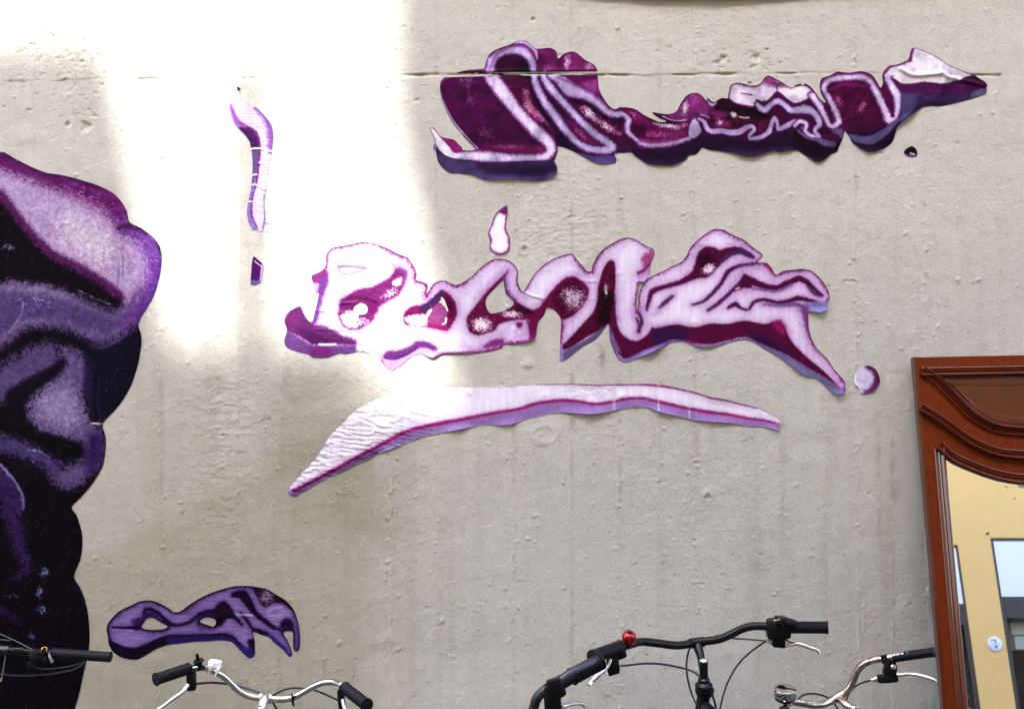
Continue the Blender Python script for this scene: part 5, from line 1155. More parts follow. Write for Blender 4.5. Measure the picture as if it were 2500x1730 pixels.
moulding(c1s, .036, .020, flip=False)
moulding(c2s, .036, .021, flip=True)
moulding(c3s, .040, .020, flip=True)
moulding([(.0585, .302), (.0585, .6), (.0585, 1.2), (.0585, DH - .09)], .036, .012, flip=False)
moulding([(DW - .0585, .302), (DW - .0585, .6), (DW - .0585, 1.2), (DW - .0585, DH - .09)], .036, .012, flip=True)
moulding([(.045, DH - .105), (.375, DH - .105), (DW - .045, DH - .105)], .036, .012, flip=False)
# raised lens-shaped field between the top rail moulding and the curve
pn_ = MB()
lx_ = np.linspace(.055, DW - .055, 61)
def ring(inset, h):
    top = []; bot = []
    for x in lx_:
        xx = .375 + (x - .375) * (1 - inset * 4.2)
        yb_ = y_on(c1s, xx) - .010; y0 = .062
        mid = (y0 + yb_) / 2; half = max((yb_ - y0) / 2 - inset, 0.0015)
        top.append((xx, mid - half, h)); bot.append((xx, mid + half, h))
    return top, bot
rings = [ring(0.0, .0008), ring(.006, .0030), ring(.034, .0075), ring(.037, .0062), ring(.040, .0062)]
nL = len(lx_)
for top, bot in rings:
    pn_.v += [tuple(dl(*q)) for q in top] + [tuple(dl(*q)) for q in bot]
for r_ in range(len(rings) - 1):
    o0 = r_ * 2 * nL; o1 = (r_ + 1) * 2 * nL
    for k in range(nL - 1):
        pn_.f.append((o0 + k, o1 + k, o1 + k + 1, o0 + k + 1))
        pn_.f.append((o0 + nL + k, o0 + nL + k + 1, o1 + nL + k + 1, o1 + nL + k))
    pn_.f.append((o0, o0 + nL, o1 + nL, o1)); pn_.f.append((o0 + nL - 1, o1 + nL - 1, o1 + 2*nL - 1, o0 + 2*nL - 1))
o0 = (len(rings) - 1) * 2 * nL
for k in range(nL - 1):
    pn_.f.append((o0 + k, o0 + nL + k, o0 + nL + k + 1, o0 + k + 1))
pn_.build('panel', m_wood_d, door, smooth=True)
# the mirror itself
mp = MB(); MH = 0.0012
for a0, a1 in zip(cols[1:-2], cols[2:-1]):
    quad_loc(mp, [(a0, yb + .006, MH), (a1, yb + .006, MH), (a1, y_on(c3s, a1) - .004, MH), (a0, y_on(c3s, a0) - .004, MH)])
mirror = mp.build('mirror_pane', m_mirror, door, smooth=False)
# torn paper label stuck to the glass under the arch, and specks of old glue
lb = MB()
pts = [(.298, .416), (.420, .418), (.410, .437), (.345, .438), (.306, .434), (.301, .428)]
i0 = len(lb.v)
lb.v += [tuple(dl(x, y, MH + .0008)) for x, y in pts] + [tuple(dl(x, y, MH + .0001)) for x, y in pts]
lb.f.append(tuple(reversed(range(6)))); lb.f += [(k, (k + 1) % 6, 6 + (k + 1) % 6, 6 + k) for k in range(6)]
lb.build('paper_label', m_label, door, smooth=False)
sp = MB(); rr = random.Random(4)
m_spot = material('glue_spot', (0.33, 0.20, 0.07), 0.6)
for (x, y, r_) in ((.286, .468, .0032), (.263, .430, .0020), (.267, .432, .0014), (.258, .428, .0012), (.135, .395, .0010), (.15, .46, .0009)):
    i0 = len(sp.v)
    for k in range(9):
        q = 2 * math.pi * k / 9; w_ = r_ * rr.uniform(.7, 1.25)
        sp.v.append(tuple(dl(x + math.cos(q) * w_ * 1.3, y + math.sin(q) * w_, MH + .0006)))
    sp.f.append(tuple(i0 + k for k in reversed(range(9))))
tag(sp.build('glue_spots', m_spot, door, smooth=False), kind='stuff')
# chipped varnish along the edges: bare wood showing
m_chip = noisy(material('bare_wood_chip', (0.26, 0.13, 0.06), 0.8), 80, .5)
cb = MB()
for (x, y, r_) in ((.012, .165, .003), (.035, .295, .0022), (.042, .30, .0016), (.042, .355, .003), (.03, .37, .0018), (.05, .012, .0013), (.09, .018, .0012), (.025, .08, .0012), (.145, .175, .0015), (.128, .21, .0013), (.052, .215, .0018), (.168, .377, .0032), (.12, .357, .0022), (.31, .024, .0016), (.27, .022, .0012), (.02, .52, .0016), (.035, .60, .002), (.015, .45, .0014)):
    i0 = len(cb.v); hh = .0022 if x < .01 else (.0165 if y > .33 and x > .1 else .0012)
    for k in range(8):
        q = 2 * math.pi * k / 8; w_ = r_ * .75 * rr.uniform(.4, 1.3)
        cb.v.append(tuple(dl(x + math.cos(q) * w_ * 1.2, y + math.sin(q) * w_, hh)))
    cb.f.append(tuple(i0 + k for k in reversed(range(8))))
tag(cb.build('varnish_chips', m_chip, door, smooth=False), kind='stuff')

# ------------------------------------------------------------------ the round number plate on the house, seen in the mirror
m_enamel = material('white_enamel', (0.85, 0.85, 0.88), 0.25, coat=0.5)
m_ink = material('blue_black_ink', (0.03, 0.03, 0.12), 0.5)
plate = empty('number_plate', (3.519, HY + .004, 1.652))
tag(plate, 'small round white enamel plate reading 29 1 over B, seen reversed in the leaning mirror', 'sign')
MB().lathe((3.519, HY + .001, 1.652), (0, 1, 0), [(.050, 0), (.052, .006), (.050, .010), (.040, .0125), (.0, .0135)], 32).build('disc', m_enamel, plate)
def words(body, x, z, size):
    cu = bpy.data.curves.new('lettering', 'FONT'); cu.body = body; cu.size = size; cu.align_x = 'CENTER'; cu.align_y = 'CENTER'; cu.extrude = .0002; cu.offset = .0009; cu.space_character = .95
    tmp = bpy.data.objects.new('tmp_text', cu); COL.objects.link(tmp)
    bpy.context.view_layer.update()
    me = bpy.data.meshes.new_from_object(tmp.evaluated_get(bpy.context.evaluated_depsgraph_get()))
    bpy.data.objects.remove(tmp)
    # stands on a wall facing +y: read from the far side, so x runs the other way
    me.transform(Matrix(((-1, 0, 0, x), (0, 0, 1, HY + .0150), (0, 1, 0, z), (0, 0, 0, 1))))
    me.materials.append(m_ink)
    o = bpy.data.objects.new('lettering', me); COL.objects.link(o); o.parent = plate; o.matrix_parent_inverse = parent_world(plate).inverted()
    return o
words('29', 3.519 - .004, 1.652 + .018, .034); words('1', 3.519 - .027, 1.652 + .024, .020); words('B', 3.519 + .002, 1.652 - .022, .032)
MB().box((3.519 - .036, HY + .0148, 1.6515), (3.519 + .036, HY + .0152, 1.6525)).build('rule', m_ink, plate, smooth=False)
# fittings on the yellow pier
MB().lathe((3.586, HY - .001, 2.469), (0, 1, 0), [(.010, 0), (.009, .006), (.004, .03), (.0, .032)], 10).build('wall_hook', m_frame, house)
# ------------------------------------------------------------------ bicycles
m_black = noisy(material('black_paint', (0.006, 0.006, 0.009), 0.32, spec=.12, coat=0.1), 60, .4, 0.0, rough_var=.08)
m_plastic = noisy(material('black_plastic', (0.006, 0.006, 0.009), 0.40, spec=.12), 120, .4, .15, rough_var=.1)
m_rubber = noisy(material('black_rubber', (0.008, 0.008, 0.012), 0.5, spec=.12), 160, .4, .2)
m_chrome = noisy(material('chrome', (0.72, 0.70, 0.68), 0.10, 1.0), 50, .35, .03, dark=(.75, .7, .65), rough_var=.06)
m_rust = noisy(material('pitted_chrome', (0.70, 0.66, 0.62), 0.20, 1.0), 75, 1.0, .25, 6, dark=(.42, .24, .14), rough_var=.15, bdist=.0008)
m_alloy = noisy(material('worn_alloy', (0.74, 0.73, 0.74), 0.30, 1.0), 90, .4, .1, dark=(.6, .6, .6), rough_var=.1)
m_dark_alloy = material('grey_alloy', (0.05, 0.048, 0.058), 0.40, 0.7)
m_red = material('red_anodised', (0.36, 0.008, 0.008), 0.14, 0.7, coat=0.5)
m_white = noisy(material('white_plastic', (0.80, 0.76, 0.76), 0.4), 50, .15)
m_cable = material('black_cable', (0.012, 0.012, 0.013), 0.4)
m_wire = material('bare_wire', (0.16, 0.16, 0.17), 0.4, 1.0)
m_frame_grey = noisy(material('grey_frame_paint', (0.10, 0.10, 0.12), 0.3, coat=.4), 40, .4)
m_frame_blue = noisy(material('dark_blue_frame_paint', (0.02, 0.03, 0.06), 0.3, coat=.4), 40, .4)
m_tyre = noisy(material('tyre_rubber', (0.022, 0.022, 0.022), 0.8), 90, .4, .3)
m_leather = material('black_saddle', (0.018, 0.016, 0.016), 0.5)

BREG = {'A': (0, 1500, 300 / 2082), 'B': (340, 1560, 600 / 2307), 'C': (1300, 1480, 500 / 2307), 'D': (1700, 1480, 600 / 2307)}
class At:
    """Measured place in the photograph plus the distance from the wall gives a point in the alley."""
    def __init__(self, r, y): self.r = BREG[r]; self.y = y
    def __call__(self, x, v, dy=0.0):
        u = self.r[0] + x * self.r[2]; w = self.r[1] + v * self.r[2]; y = self.y + dy; k = (D + y) / D
        return Vector(((u - W_PX / 2) * S * k, y, ZC - (w - H_PX / 2) * S * k))
    def line(self, *a): return [self(*a[i:i + 3]) for i in range(0, len(a), 3)]
    def m(self, px): return px * self.r[2] * S * (D + self.y) / D      # a width in the enlargement, in metres

def grip(p0, p1, r, parent, mat=m_rubber, ribs=26, name='grip', flare=1.12, groove=.93):
    """Rubber grip with a rolled end and fine ribs."""
    mb = MB(); p0 = Vector(p0); p1 = Vector(p1); pts = []; rs = []
    n = ribs * 2
    for k in range(n + 1):
        t_ = k / n; pts.append(p0.lerp(p1, 0.03 + .91 * t_)); rs.append(r * (1.0 if k % 2 else groove))
    pts = [p0, p0.lerp(p1, .02)] + pts + [p0.lerp(p1, .945), p0.lerp(p1, .96), p0.lerp(p1, .99), p1]
    rs = [r * .98, r * 1.08] + rs + [r * 1.0, r * flare, r * flare, r * .82]
    mb.tube(pts, rs, 18)
    return mb.build(name, mat, parent)

def lever(pts, w, parent, mat=m_alloy, name='brake_lever', thick=.95):
    mb = MB(); mb.tube(pts, [x / 2 for x in w], 12, smooth=5, flat=thick)
    return mb.build(name, mat, parent)

def cable(pts, r, parent, mat=m_cable, name='cable'):
    return MB().tube(pts, r, 8, smooth=8).build(name, mat, parent)

def bracket(c, ax, ay, az, parent, mat=m_plastic, name='lever_bracket'):
    return MB().obox(c, ax, ay, az, .3).build(name, mat, parent)

def body(root, bar, yaw, m_fr, quill=.07, wheel=.335, m_stem=None):
    """Everything below the handlebar: head tube, fork, frame, wheels, saddle, cranks. bar = middle of the bar."""
    h = Vector((math.sin(-yaw), math.cos(yaw), 0)); up = Vector((0, 0, 1)); side = h.cross(up)
    ax = (h * math.cos(math.radians(70)) - up * math.sin(math.radians(70))).normalized()    # steering axis, downwards
    q0 = bar - h * quill - up * .045
    def along(z): return q0 + ax * ((q0.z - z) / -ax.z)
    ht0 = along(q0.z - .085); ht1 = along(max(q0.z - .23, .56))
    crown = ht1 + ax * .02
    axf = along(wheel) + h * .045; axf.z = wheel
    axr = axf - h * 1.04
    bb = axr + h * .43; bb.z = .285
    seat_t = bb + (-h * .25 + up * .62); 
    MB().tube([ht0, ht1], .0185, 16).build('head_tube', m_fr, root)
    MB().lathe(ht0 + ax * -.004, -ax, [(.024, 0), (.026, .006), (.026, .016), (.021, .022), (.019, .03)], 18).build('headset', m_plastic, root)
    fk = MB().tube([crown - side * .001, crown], .02, 10)
    for s_ in (-1, 1):
        fk.tube([crown + side * .03 * s_ , crown + side * .052 * s_ + ax * .06, axf + side * .05 * s_ - ax * .12, axf + side * .05 * s_], [.014, .014, .011, .009], 10, smooth=4)
    fk.tube([crown - side * .055, crown + side * .055], .014, 10)
    fk.build('fork', m_fr, root)
    fr = MB()
    low = ht1 - ax * .03
    fr.tube([low, bb], .017, 14); fr.tube([ht0 + ax * .03, bb + (seat_t - bb) * .86], .014, 14); fr.tube([bb, seat_t], .0155, 14)
    for s_ in (-1, 1):
        fr.tube([bb + side * .03 * s_, axr + side * .06 * s_], .008, 8); fr.tube([bb + (seat_t - bb) * .84 + side * .02 * s_, axr + side * .06 * s_], .007, 8)
    fr.tube([bb - side * .035, bb + side * .035], .02, 12)
    fr.build('frame', m_fr, root)
    for c_ in (axf, axr):
        tm = MB(); pts = []
        for k in range(48):
            a_ = 2 * math.pi * k / 48; pts.append(c_ + h * math.cos(a_) * (wheel - .018) + up * math.sin(a_) * (wheel - .018))
        tm.tube(pts, .0175, 10, closed=True)
        w_ = tm.build('wheel', m_tyre, root)
        rm = MB(); pts = [c_ + (p - c_) * ((wheel - .042) / (wheel - .018)) for p in pts]
        rm.tube(pts, .010, 8, closed=True); rm.build('rim', m_alloy, w_)
        sk = MB()
        for k in range(18):
            a_ = 2 * math.pi * k / 18; s_ = 1 if k % 2 else -1
            sk.tube([c_ + side * .022 * s_, c_ + (h * math.cos(a_) + up * math.sin(a_)) * (wheel - .05)], .0012, 5)
        sk.tube([c_ - side * .045, c_ + side * .045], .012, 10); sk.build('spokes', m_wire, w_)
    post = bb + (seat_t - bb) * 1.02
    top = seat_t + (seat_t - bb).normalized() * .02; top.z = min(top.z + .04, .93)
    MB().tube([seat_t - (seat_t - bb) * .1, top], .0125, 12).build('seat_post', m_alloy, root)
    MB().tube([top + h * .15, top + h * .05 + up * .012, top - h * .05 + up * .015, top - h * .12 + up * .022, top - h * .14 + up * .02], [.018, .03, .06, .075, .05], 16, smooth=4, flat=.35).build('saddle', m_leather, root)
    cr = MB().lathe(bb + side * .042, side, [(.085, 0), (.088, .003), (.085, .005)], 28)
    for s_ in (-1, 1):
        e_ = bb + side * .06 * s_ + (h * .12 - up * .12) * s_
        cr.tube([bb + side * .045 * s_, bb + side * .06 * s_, e_], [.012, .010, .009], 8); cr.tube([e_ - h * .045 + side * .05 * s_, e_ + h * .045 + side * .05 * s_], .018, 8, flat=.5); cr.tube([e_, e_ + side * .09 * s_], .006, 6)
    cr.build('crankset', m_alloy, root)
    return q0, ax, ht0, h, side

GROUP = 'bicycles parked against the wall'

# --- bicycle with the black straight bar at the far left
A = At('A', -0.66)
barc = A(-130, 640)
bk = empty('bicycle', (barc.x, barc.y - .3, 0)); tag(bk, 'black bicycle with a straight handlebar and small brass bell, at the far left edge', 'bicycle', GROUP)
MB().tube(A.line(-2200, 560, 0, -900, 560, 0, -130, 585, 0, 300, 612, 0, 900, 655, -.005, 1000, 660, -.005), A.m(62), 14, smooth=4).build('handlebar', m_black, bk)
MB().tube(A.line(-60, 588, 0, 160, 598, 0), A.m(74), 14).build('clamp', m_dark_alloy, bk)
grip(A(880, 650, -.005), A(1885, 714, -.015), A.m(88), bk, ribs=20, flare=1.03)
grip(A(-2150, 560, 0), A(-3100, 560, -.02), A.m(88), bk, ribs=20, flare=1.03)
MB().tube(A.line(885, 645, -.006, 1125, 660, -.008), A.m(76), 16).build('twist_shifter', m_plastic, bk)
MB().obox(A(640, 690, -.01), (A.m(120), 0, 0), (0, 0, A.m(95)), (0, .014, 0)).build('lever_bracket', m_plastic, bk)
lever(A.line(600, 760, -.01, 500, 850, .02, 700, 930, .05, 1100, 900, .06, 1400, 830, .06), [.014, .012, .010, .010, .012], bk, m_plastic)
lever(A.line(835, 660, -.015, 850, 720, -.022, 890, 805, -.026), [.007, .009, .009], bk, m_frame_grey, 'shift_lever')
cb_ = A(755, 595, -.012)
be = MB().tube([cb_ + Vector((math.cos(q) * A.m(50), 0, math.sin(q) * A.m(46))) for q in [2 * math.pi * k / 24 for k in range(24)]], A.m(10), 8, closed=True)
be.lathe(cb_ + Vector((0, .006, -.006)), (0, -1, 0), [(A.m(46), 0), (A.m(40), .004), (0, .006)], 20)
bl_ = be.build('bell', m_brass, bk)
MB().obox(cb_ + Vector((0, -.004, 0)), (A.m(26), 0, A.m(10)), (0, .004, 0), (-A.m(5), 0, A.m(12))).build('striker', m_black, bl_)
cable(A.line(-300, 180, .02, 0, 320, .01, 280, 450, 0, 555, 590, -.01), .0013, bk, m_wire); cable(A.line(-200, 420, .03, 0, 420, .02, 180, 435, .01), .0020, bk)
cable(A.line(-150, 980, .05, 330, 1032, .05, 800, 1005, .05, 1200, 940, .05, 1400, 840, .04, 1420, 790, .02), .0021, bk, m_cable)
cable(A.line(90, 700, -.01, 70, 850, -.01, 30, 1080, -.01), .0022, bk, m_frame_grey); cable(A.line(220, 570, -.01, 300, 572, -.01, 390, 578, -.01), .0016, bk, m_frame_grey)
MB().tube([A(0, 1100, -.012) + Vector((math.cos(q) * A.m(24), 0, math.sin(q) * A.m(24))) for q in [2 * math.pi * k / 18 for k in range(18)]], A.m(8), 8, closed=True).build('key_ring', m_chrome, bk)
q0, ax, ht0, h, side = body(bk, barc, 0.06, m_black)
MB().tube([barc + Vector((0, 0, 0)), q0 + Vector((0, 0, .03)), ht0], [.017, .017, .014], 14, smooth=4).build('stem', m_black, bk)

# --- chrome bar with the white clip
B = At('B', -0.66)
barc = B(1180, 548)
bk = empty('bicycle', (barc.x, barc.y - .3, 0)); tag(bk, 'bicycle with a chrome upswept handlebar, ribbed grips and a white plastic clip on the bar', 'bicycle', GROUP)
MB().tube(B.line(170, 362, -.165, 470, 268, -.09, 560, 258, -.07, 630, 268, -.05, 720, 305, -.03, 800, 352, -.018, 870, 420, -.01, 945, 488, -.004, 1030, 530, 0, 1130, 548, 0, 1300, 560, 0, 1420, 552, 0, 1520, 505, -.006, 1640, 438, -.02, 1745, 400, -.035, 1840, 400, -.055, 1905, 428, -.08, 1960, 468, -.1, 2120, 600, -.19), B.m(31), 18, smooth=5).build('handlebar', m_chrome, bk)
grip(B(472, 270, -.09), B(150, 376, -.17), B.m(54), bk, ribs=24)
grip(B(1925, 452, -.09), B(2140, 618, -.2), B.m(56), bk, ribs=24)
MB().tube(B.line(572, 250, -.07, 580, 290, -.072), B.m(42), 14).tube(B.line(572, 240, -.078, 556, 205, -.085, 548, 175, -.088, 541, 136, -.09), [B.m(24), B.m(22), B.m(16), B.m(15)], 10).lathe(B(557, 207, -.085), (-.1, -.2, 1), [(B.m(48), -.001), (B.m(50), .002), (B.m(46), .004), (B.m(14), .005)], 20).build('bell_mount', m_plastic, bk)
# white clip: a saddle over the bar with two prongs
cw = MB(); cc = B(712, 232, -.045)
cw.obox(cc, (B.m(58), 0, -B.m(8)), (0, .014, 0), (B.m(3), 0, B.m(34)), .35)
cw.tube(B.line(672, 245, -.06, 660, 290, -.064, 640, 326, -.062), [B.m(26), B.m(16), B.m(6)], 10, flat=.7); cw.tube(B.line(755, 255, -.06, 735, 300, -.064, 706, 350, -.062), [B.m(28), B.m(17), B.m(6)], 10, flat=.7)
cw.build('clip', m_white, bk)
MB().obox(B(490, 382, -.088), (B.m(38), 0, B.m(4)), (0, .012, 0), (-B.m(4), 0, B.m(90)), .25).build('lever_bracket', m_plastic, bk)
lever(B.line(455, 425, -.10, 405, 490, -.115, 330, 545, -.13, 250, 605, -.145, 200, 640, -.155, 172, 665, -.16), [B.m(46), B.m(44), B.m(42), B.m(34), B.m(34), B.m(40)], bk)
MB().obox(B(1898, 560, -.085), (B.m(30), 0, 0), (0, .012, 0), (-B.m(8), 0, B.m(85)), .25).build('lever_bracket', m_plastic, bk)
lever(B.line(1915, 570, -.10, 1930, 640, -.12, 1990, 740, -.15, 2080, 830, -.19), [B.m(44), B.m(40), B.m(38), B.m(42)], bk)
cable(B.line(535, 415, -.085, 680, 405, -.04, 830, 418, .02, 980, 450, .035, 1140, 500, .03, 1230, 545, .02, 1260, 600, .02, 1305, 680, .03), B.m(11), bk)
cable(B.line(1860, 566, -.08, 1760, 520, -.03, 1650, 478, .02, 1540, 458, .035, 1420, 458, .035, 1320, 490, .03, 1240, 540, .025, 1180, 620, .03), B.m(10), bk)
MB().tube([B(1430, 510, -.012), B(1440, 560, -.017), B(1442, 596, -.012), B(1452, 626, -.014)], [B.m(9), B.m(12), B.m(12), B.m(9)], 8, smooth=3).build('cable_tie', m_plastic, bk)
q0, ax, ht0, h, side = body(bk, barc, 0.0, m_frame_grey, quill=.055)
sm_ = MB().tube(B.line(1130, 548, 0, 1240, 555, 0), B.m(48), 16).tube([B(1185, 550, 0), B(1178, 556, -.03), q0 + Vector((0, 0, .026))], [B.m(42), B.m(40), B.m(42)], 14, smooth=4)
sm_.tube([q0 + Vector((0, -.001, .03)), ht0], B.m(42), 16)
st_ = sm_.build('stem', m_alloy, bk)
MB().lathe(q0 + Vector((0, -.001, .030)), (0, 0, 1), [(B.m(44), 0), (B.m(44), .002), (B.m(34), .005), (B.m(20), .0055), (B.m(19), .011), (0, .0115)], 18).build('quill_bolt', m_chrome, st_)

# --- bicycle of which only the right-hand end of the bar comes into view
C4 = At('C', -1.02)
barc = Vector((-0.06, -1.05, 0.86))
bk = empty('bicycle', (barc.x, barc.y - .3, 0)); tag(bk, 'bicycle showing only a curved dark grey bar end with ribbed grip, below the red bell', 'bicycle', GROUP)
MB().tube([barc + Vector((-.30, -.16, .06)), barc + Vector((-.20, -.06, .05)), barc + Vector((-.1, 0, .0)), barc + Vector((0, 0, 0)), barc + Vector((.08, 0, .0))] + C4.line(10, 1150, -.02, 40, 1050, -.03, 105, 965, -.035, 200, 900, -.03, 330, 820, -.02, 480, 720, 0, 760, 600, .05), [.0115] * 5 + [.0122] * 7, 16, smooth=5).build('handlebar', m_dark_alloy, bk)
grip(C4(440, 790, .005), C4(775, 612, .055), C4.m(98), bk, ribs=11, flare=1.02, groove=.86)
grip(barc + Vector((-.20, -.06, .05)), barc + Vector((-.32, -.17, .06)), .016, bk, ribs=20)
MB().tube(C4.line(300, 865, -.02, 470, 765, .005), [C4.m(84), C4.m(76)], 16).build('twist_shifter', m_plastic, bk)
MB().lathe(C4(150, 930, -.035), (C4(260, 850, -.025) - C4(150, 930, -.035)), [(C4.m(52), 0), (C4.m(58), .004), (C4.m(52), .012), (C4.m(44), .02)], 16).build('collar', m_plastic, bk)
MB().obox(C4(255, 935, -.035), (C4.m(95), 0, C4.m(45)), (0, .018, 0), (-C4.m(35), 0, C4.m(85)), .3).obox(C4(225, 1060, -.03), (C4.m(95), 0, C4.m(10)), (0, .016, 0), (-C4.m(10), 0, C4.m(110)), .3).build('lever_bracket', m_plastic, bk)
MB().obox(C4(240, 850, -.05), (C4.m(75), 0, C4.m(20)), (0, .012, 0), (-C4.m(10), 0, C4.m(36)), .3).build('gear_window', m_plastic, bk)
lever(C4.line(300, 1160, -.03, 370, 1120, -.03, 450, 1098, -.01, 540, 1092, .01, 585, 1120, .02), [C4.m(44), C4.m(42), C4.m(36), C4.m(36), C4.m(44)], bk)
q0, ax, ht0, h, side = body(bk, barc, 0.1, m_frame_blue)
MB().tube([barc, q0 + Vector((0, 0, .03)), ht0], [.017, .016, .013], 14, smooth=4).build('stem', m_dark_alloy, bk)

# --- black riser bar with the red bell
C = At('C', -0.62); E_ = At('D', -0.62)
barc = C(1850, 405)
bk = empty('bicycle', (barc.x, barc.y - .3, 0)); tag(bk, 'black bicycle with a tall riser handlebar and a red bell, right of centre', 'bicycle', GROUP)
MB().tube(C.line(700, 575, -.27, 1000, 455, -.18, 1100, 425, -.15, 1180, 402, -.125, 1260, 396, -.10, 1400, 410, -.075, 1530, 428, -.05, 1640, 436, -.03, 1740, 424, -.01, 1850, 402, 0) + E_.line(200, 308, 0, 320, 262, .005, 420, 212, .005, 510, 186, 0, 600, 182, -.01, 760, 190, -.025, 1000, 194, -.04, 1200, 196, -.05), C.m(46), 18, smooth=5).build('handlebar', m_black, bk)
MB().tube(C.line(1775, 415, -.006, 1850, 404, 0, 1935, 395, 0), C.m(57), 16).build('clamp', m_black, bk)
grip(C(1000, 452, -.18), C(672, 566, -.275), C.m(72), bk, m_plastic, ribs=3, flare=1.05, groove=.98)
grip(E_(925, 193, -.035), E_(1240, 196, -.055), E_.m(59), bk, ribs=24, flare=1.02)
# shifter and brake mounting on the right
MB().tube(E_.line(655, 185, -.015, 720, 188, -.02, 930, 192, -.035), [E_.m(62), E_.m(78), E_.m(56)], 18).build('twist_shifter', m_plastic, bk)
MB().obox(E_(770, 205, -.03), (E_.m(108), 0, E_.m(2)), (0, .02, 0), (0, 0, E_.m(90)), .35).obox(E_(800, 150, -.04), (E_.m(62), 0, -E_.m(6)), (0, .016, 0), (0, 0, E_.m(56)), .45).build('gear_housing', m_plastic, bk)
MB().tube(E_.line(835, 150, -.045, 880, 150, -.045, 930, 160, -.043), [E_.m(50), E_.m(42), E_.m(34)], 14).build('gear_cable_boot', m_rubber, bk)
MB().obox(E_(757, 128, -.062), (E_.m(28), 0, E_.m(5)), (0, .002, 0), (0, 0, E_.m(9)), .3).build('gear_window', m_chrome, bk)
MB().obox(E_(770, 335, -.015), (E_.m(62), 0, -E_.m(8)), (0, .012, 0), (0, 0, E_.m(42)), .3).build('lever_bracket', m_plastic, bk)
lever(E_.line(835, 308, -.02, 885, 335, -.025, 940, 345, -.03), [E_.m(18), E_.m(20), E_.m(20)], bk, m_dark_alloy, 'lever_link')
lever(E_.line(835, 362, -.025, 900, 358, -.03, 950, 345, -.035, 1010, 362, -.04, 1080, 388, -.045, 1130, 405, -.05, 1155, 436, -.05), [E_.m(30), E_.m(32), E_.m(30), E_.m(46), E_.m(40), E_.m(34), E_.m(30)], bk)
MB().tube(E_.line(655, 325, -.012, 690, 330, -.013, 712, 332, -.014), [E_.m(14), E_.m(17), E_.m(19)], 10).build('cable_adjuster', m_alloy, bk)
cable(E_.line(180, 268, .02, 320, 295, .015, 500, 308, .0, 655, 322, -.012), E_.m(8), bk)
cable(E_.line(720, 285, -.02, 640, 332, .01, 500, 432, .03, 385, 552, .04, 290, 722, .04, 235, 900, .03, 205, 1060, .02), E_.m(9), bk)
# left end: brake lever and its cable
MB().obox(C(905, 640, -.2), (C.m(62), 0, C.m(20)), (0, .012, 0), (-C.m(14), 0, C.m(110)), .3).obox(C(960, 520, -.19), (C.m(80), 0, C.m(30)), (0, .016, 0), (-C.m(20), 0, C.m(60)), .3).build('lever_bracket', m_plastic, bk)
lever(C.line(882, 590, -.225, 868, 640, -.23, 845, 690, -.235), [C.m(30), C.m(30), C.m(24)], bk)
lever(C.line(840, 755, -.235, 810, 745, -.24, 815, 710, -.24, 850, 680, -.235), [C.m(20)] * 4, bk, m_alloy, 'lever_link')
lever(C.line(850, 665, -.235, 790, 725, -.25, 745, 765, -.255, 700, 810, -.26, 665, 845, -.265, 640, 885, -.27), [C.m(26), C.m(36), C.m(60), C.m(58), C.m(40), C.m(66)], bk)
cable(C.line(945, 665, -.2, 1060, 660, -.12, 1250, 640, -.06, 1440, 645, -.02, 1620, 675, 0, 1780, 718, 0, 1870, 775, -.02, 1920, 840, -.03), C.m(12), bk)
cable(C.line(1775, 450, .02, 1745, 560, .03, 1735, 680, .03, 1750, 820, .03, 1790, 970, .03, 1850, 1110, .02, 1920, 1280, .02), C.m(11), bk)
cable(C.line(2005, 930, -.05, 2035, 1020, -.05, 2060, 1110, -.05, 2090, 1260, -.04), C.m(13), bk)
q0, ax, ht0, h, side = body(bk, barc, 0.22, m_black, quill=.085)
qt = C(1928, 612, -.075)
qd = C(1930, 900, -.065)
MB().tube([C(1850, 408, 0), C(1868, 470, -.01), C(1895, 560, -.03), C(1918, 700, -.06), qt.lerp(qd, .5)], [C.m(52), C.m(54), C.m(44), C.m(42), C.m(40)], 16, smooth=4).build('stem', m_black, bk)
ql = MB().tube([qt, qt.lerp(qd, .5), qd, C(1930, 1200, -.05)], [C.m(46), C.m(47), C.m(54), C.m(66)], 18).lathe(qd, (qt - qd), [(C.m(70), -.012), (C.m(96), -.008), (C.m(98), .006), (C.m(84), .010), (C.m(66), .014), (C.m(66), .022), (C.m(50), .026)], 22).build('quill', m_black, bk)
MB().lathe(qt, (qt - qd), [(C.m(47), -.002), (C.m(48), .003), (C.m(36), .006), (C.m(20), .006), (C.m(16), .003), (0, .003)], 20).build('quill_bolt', m_chrome, ql)
# the red bell: a squat dome with a dark dimple, standing on the bar
rc = C(1078, 395, -.17); rax = Vector((.15, -.42, 1.0)).normalized()
bell = MB().lathe(rc, rax, [(C.m(60), 0), (C.m(73), .004), (C.m(77), .012), (C.m(75), .019), (C.m(68), .025), (C.m(54), .0292), (C.m(40), .0300), (C.m(34), .0285), (0, .028)], 28).build('bell', m_red, bk)
MB().lathe(rc + rax * .0281, rax, [(C.m(30), 0), (C.m(28), .0015), (C.m(20), .0015), (0, .0005)], 20).build('bell_cap', m_plastic, bell)
MB().lathe(rc - rax * .016, rax, [(C.m(44), 0), (C.m(50), .006), (C.m(62), .017)], 16).build('bell_base', m_plastic, bell)
MB().tube([rc + Vector((.012, -.008, -.002)), C(1150, 385, -.165)], [C.m(14), C.m(12)], 8).build('striker', m_brass, bell)

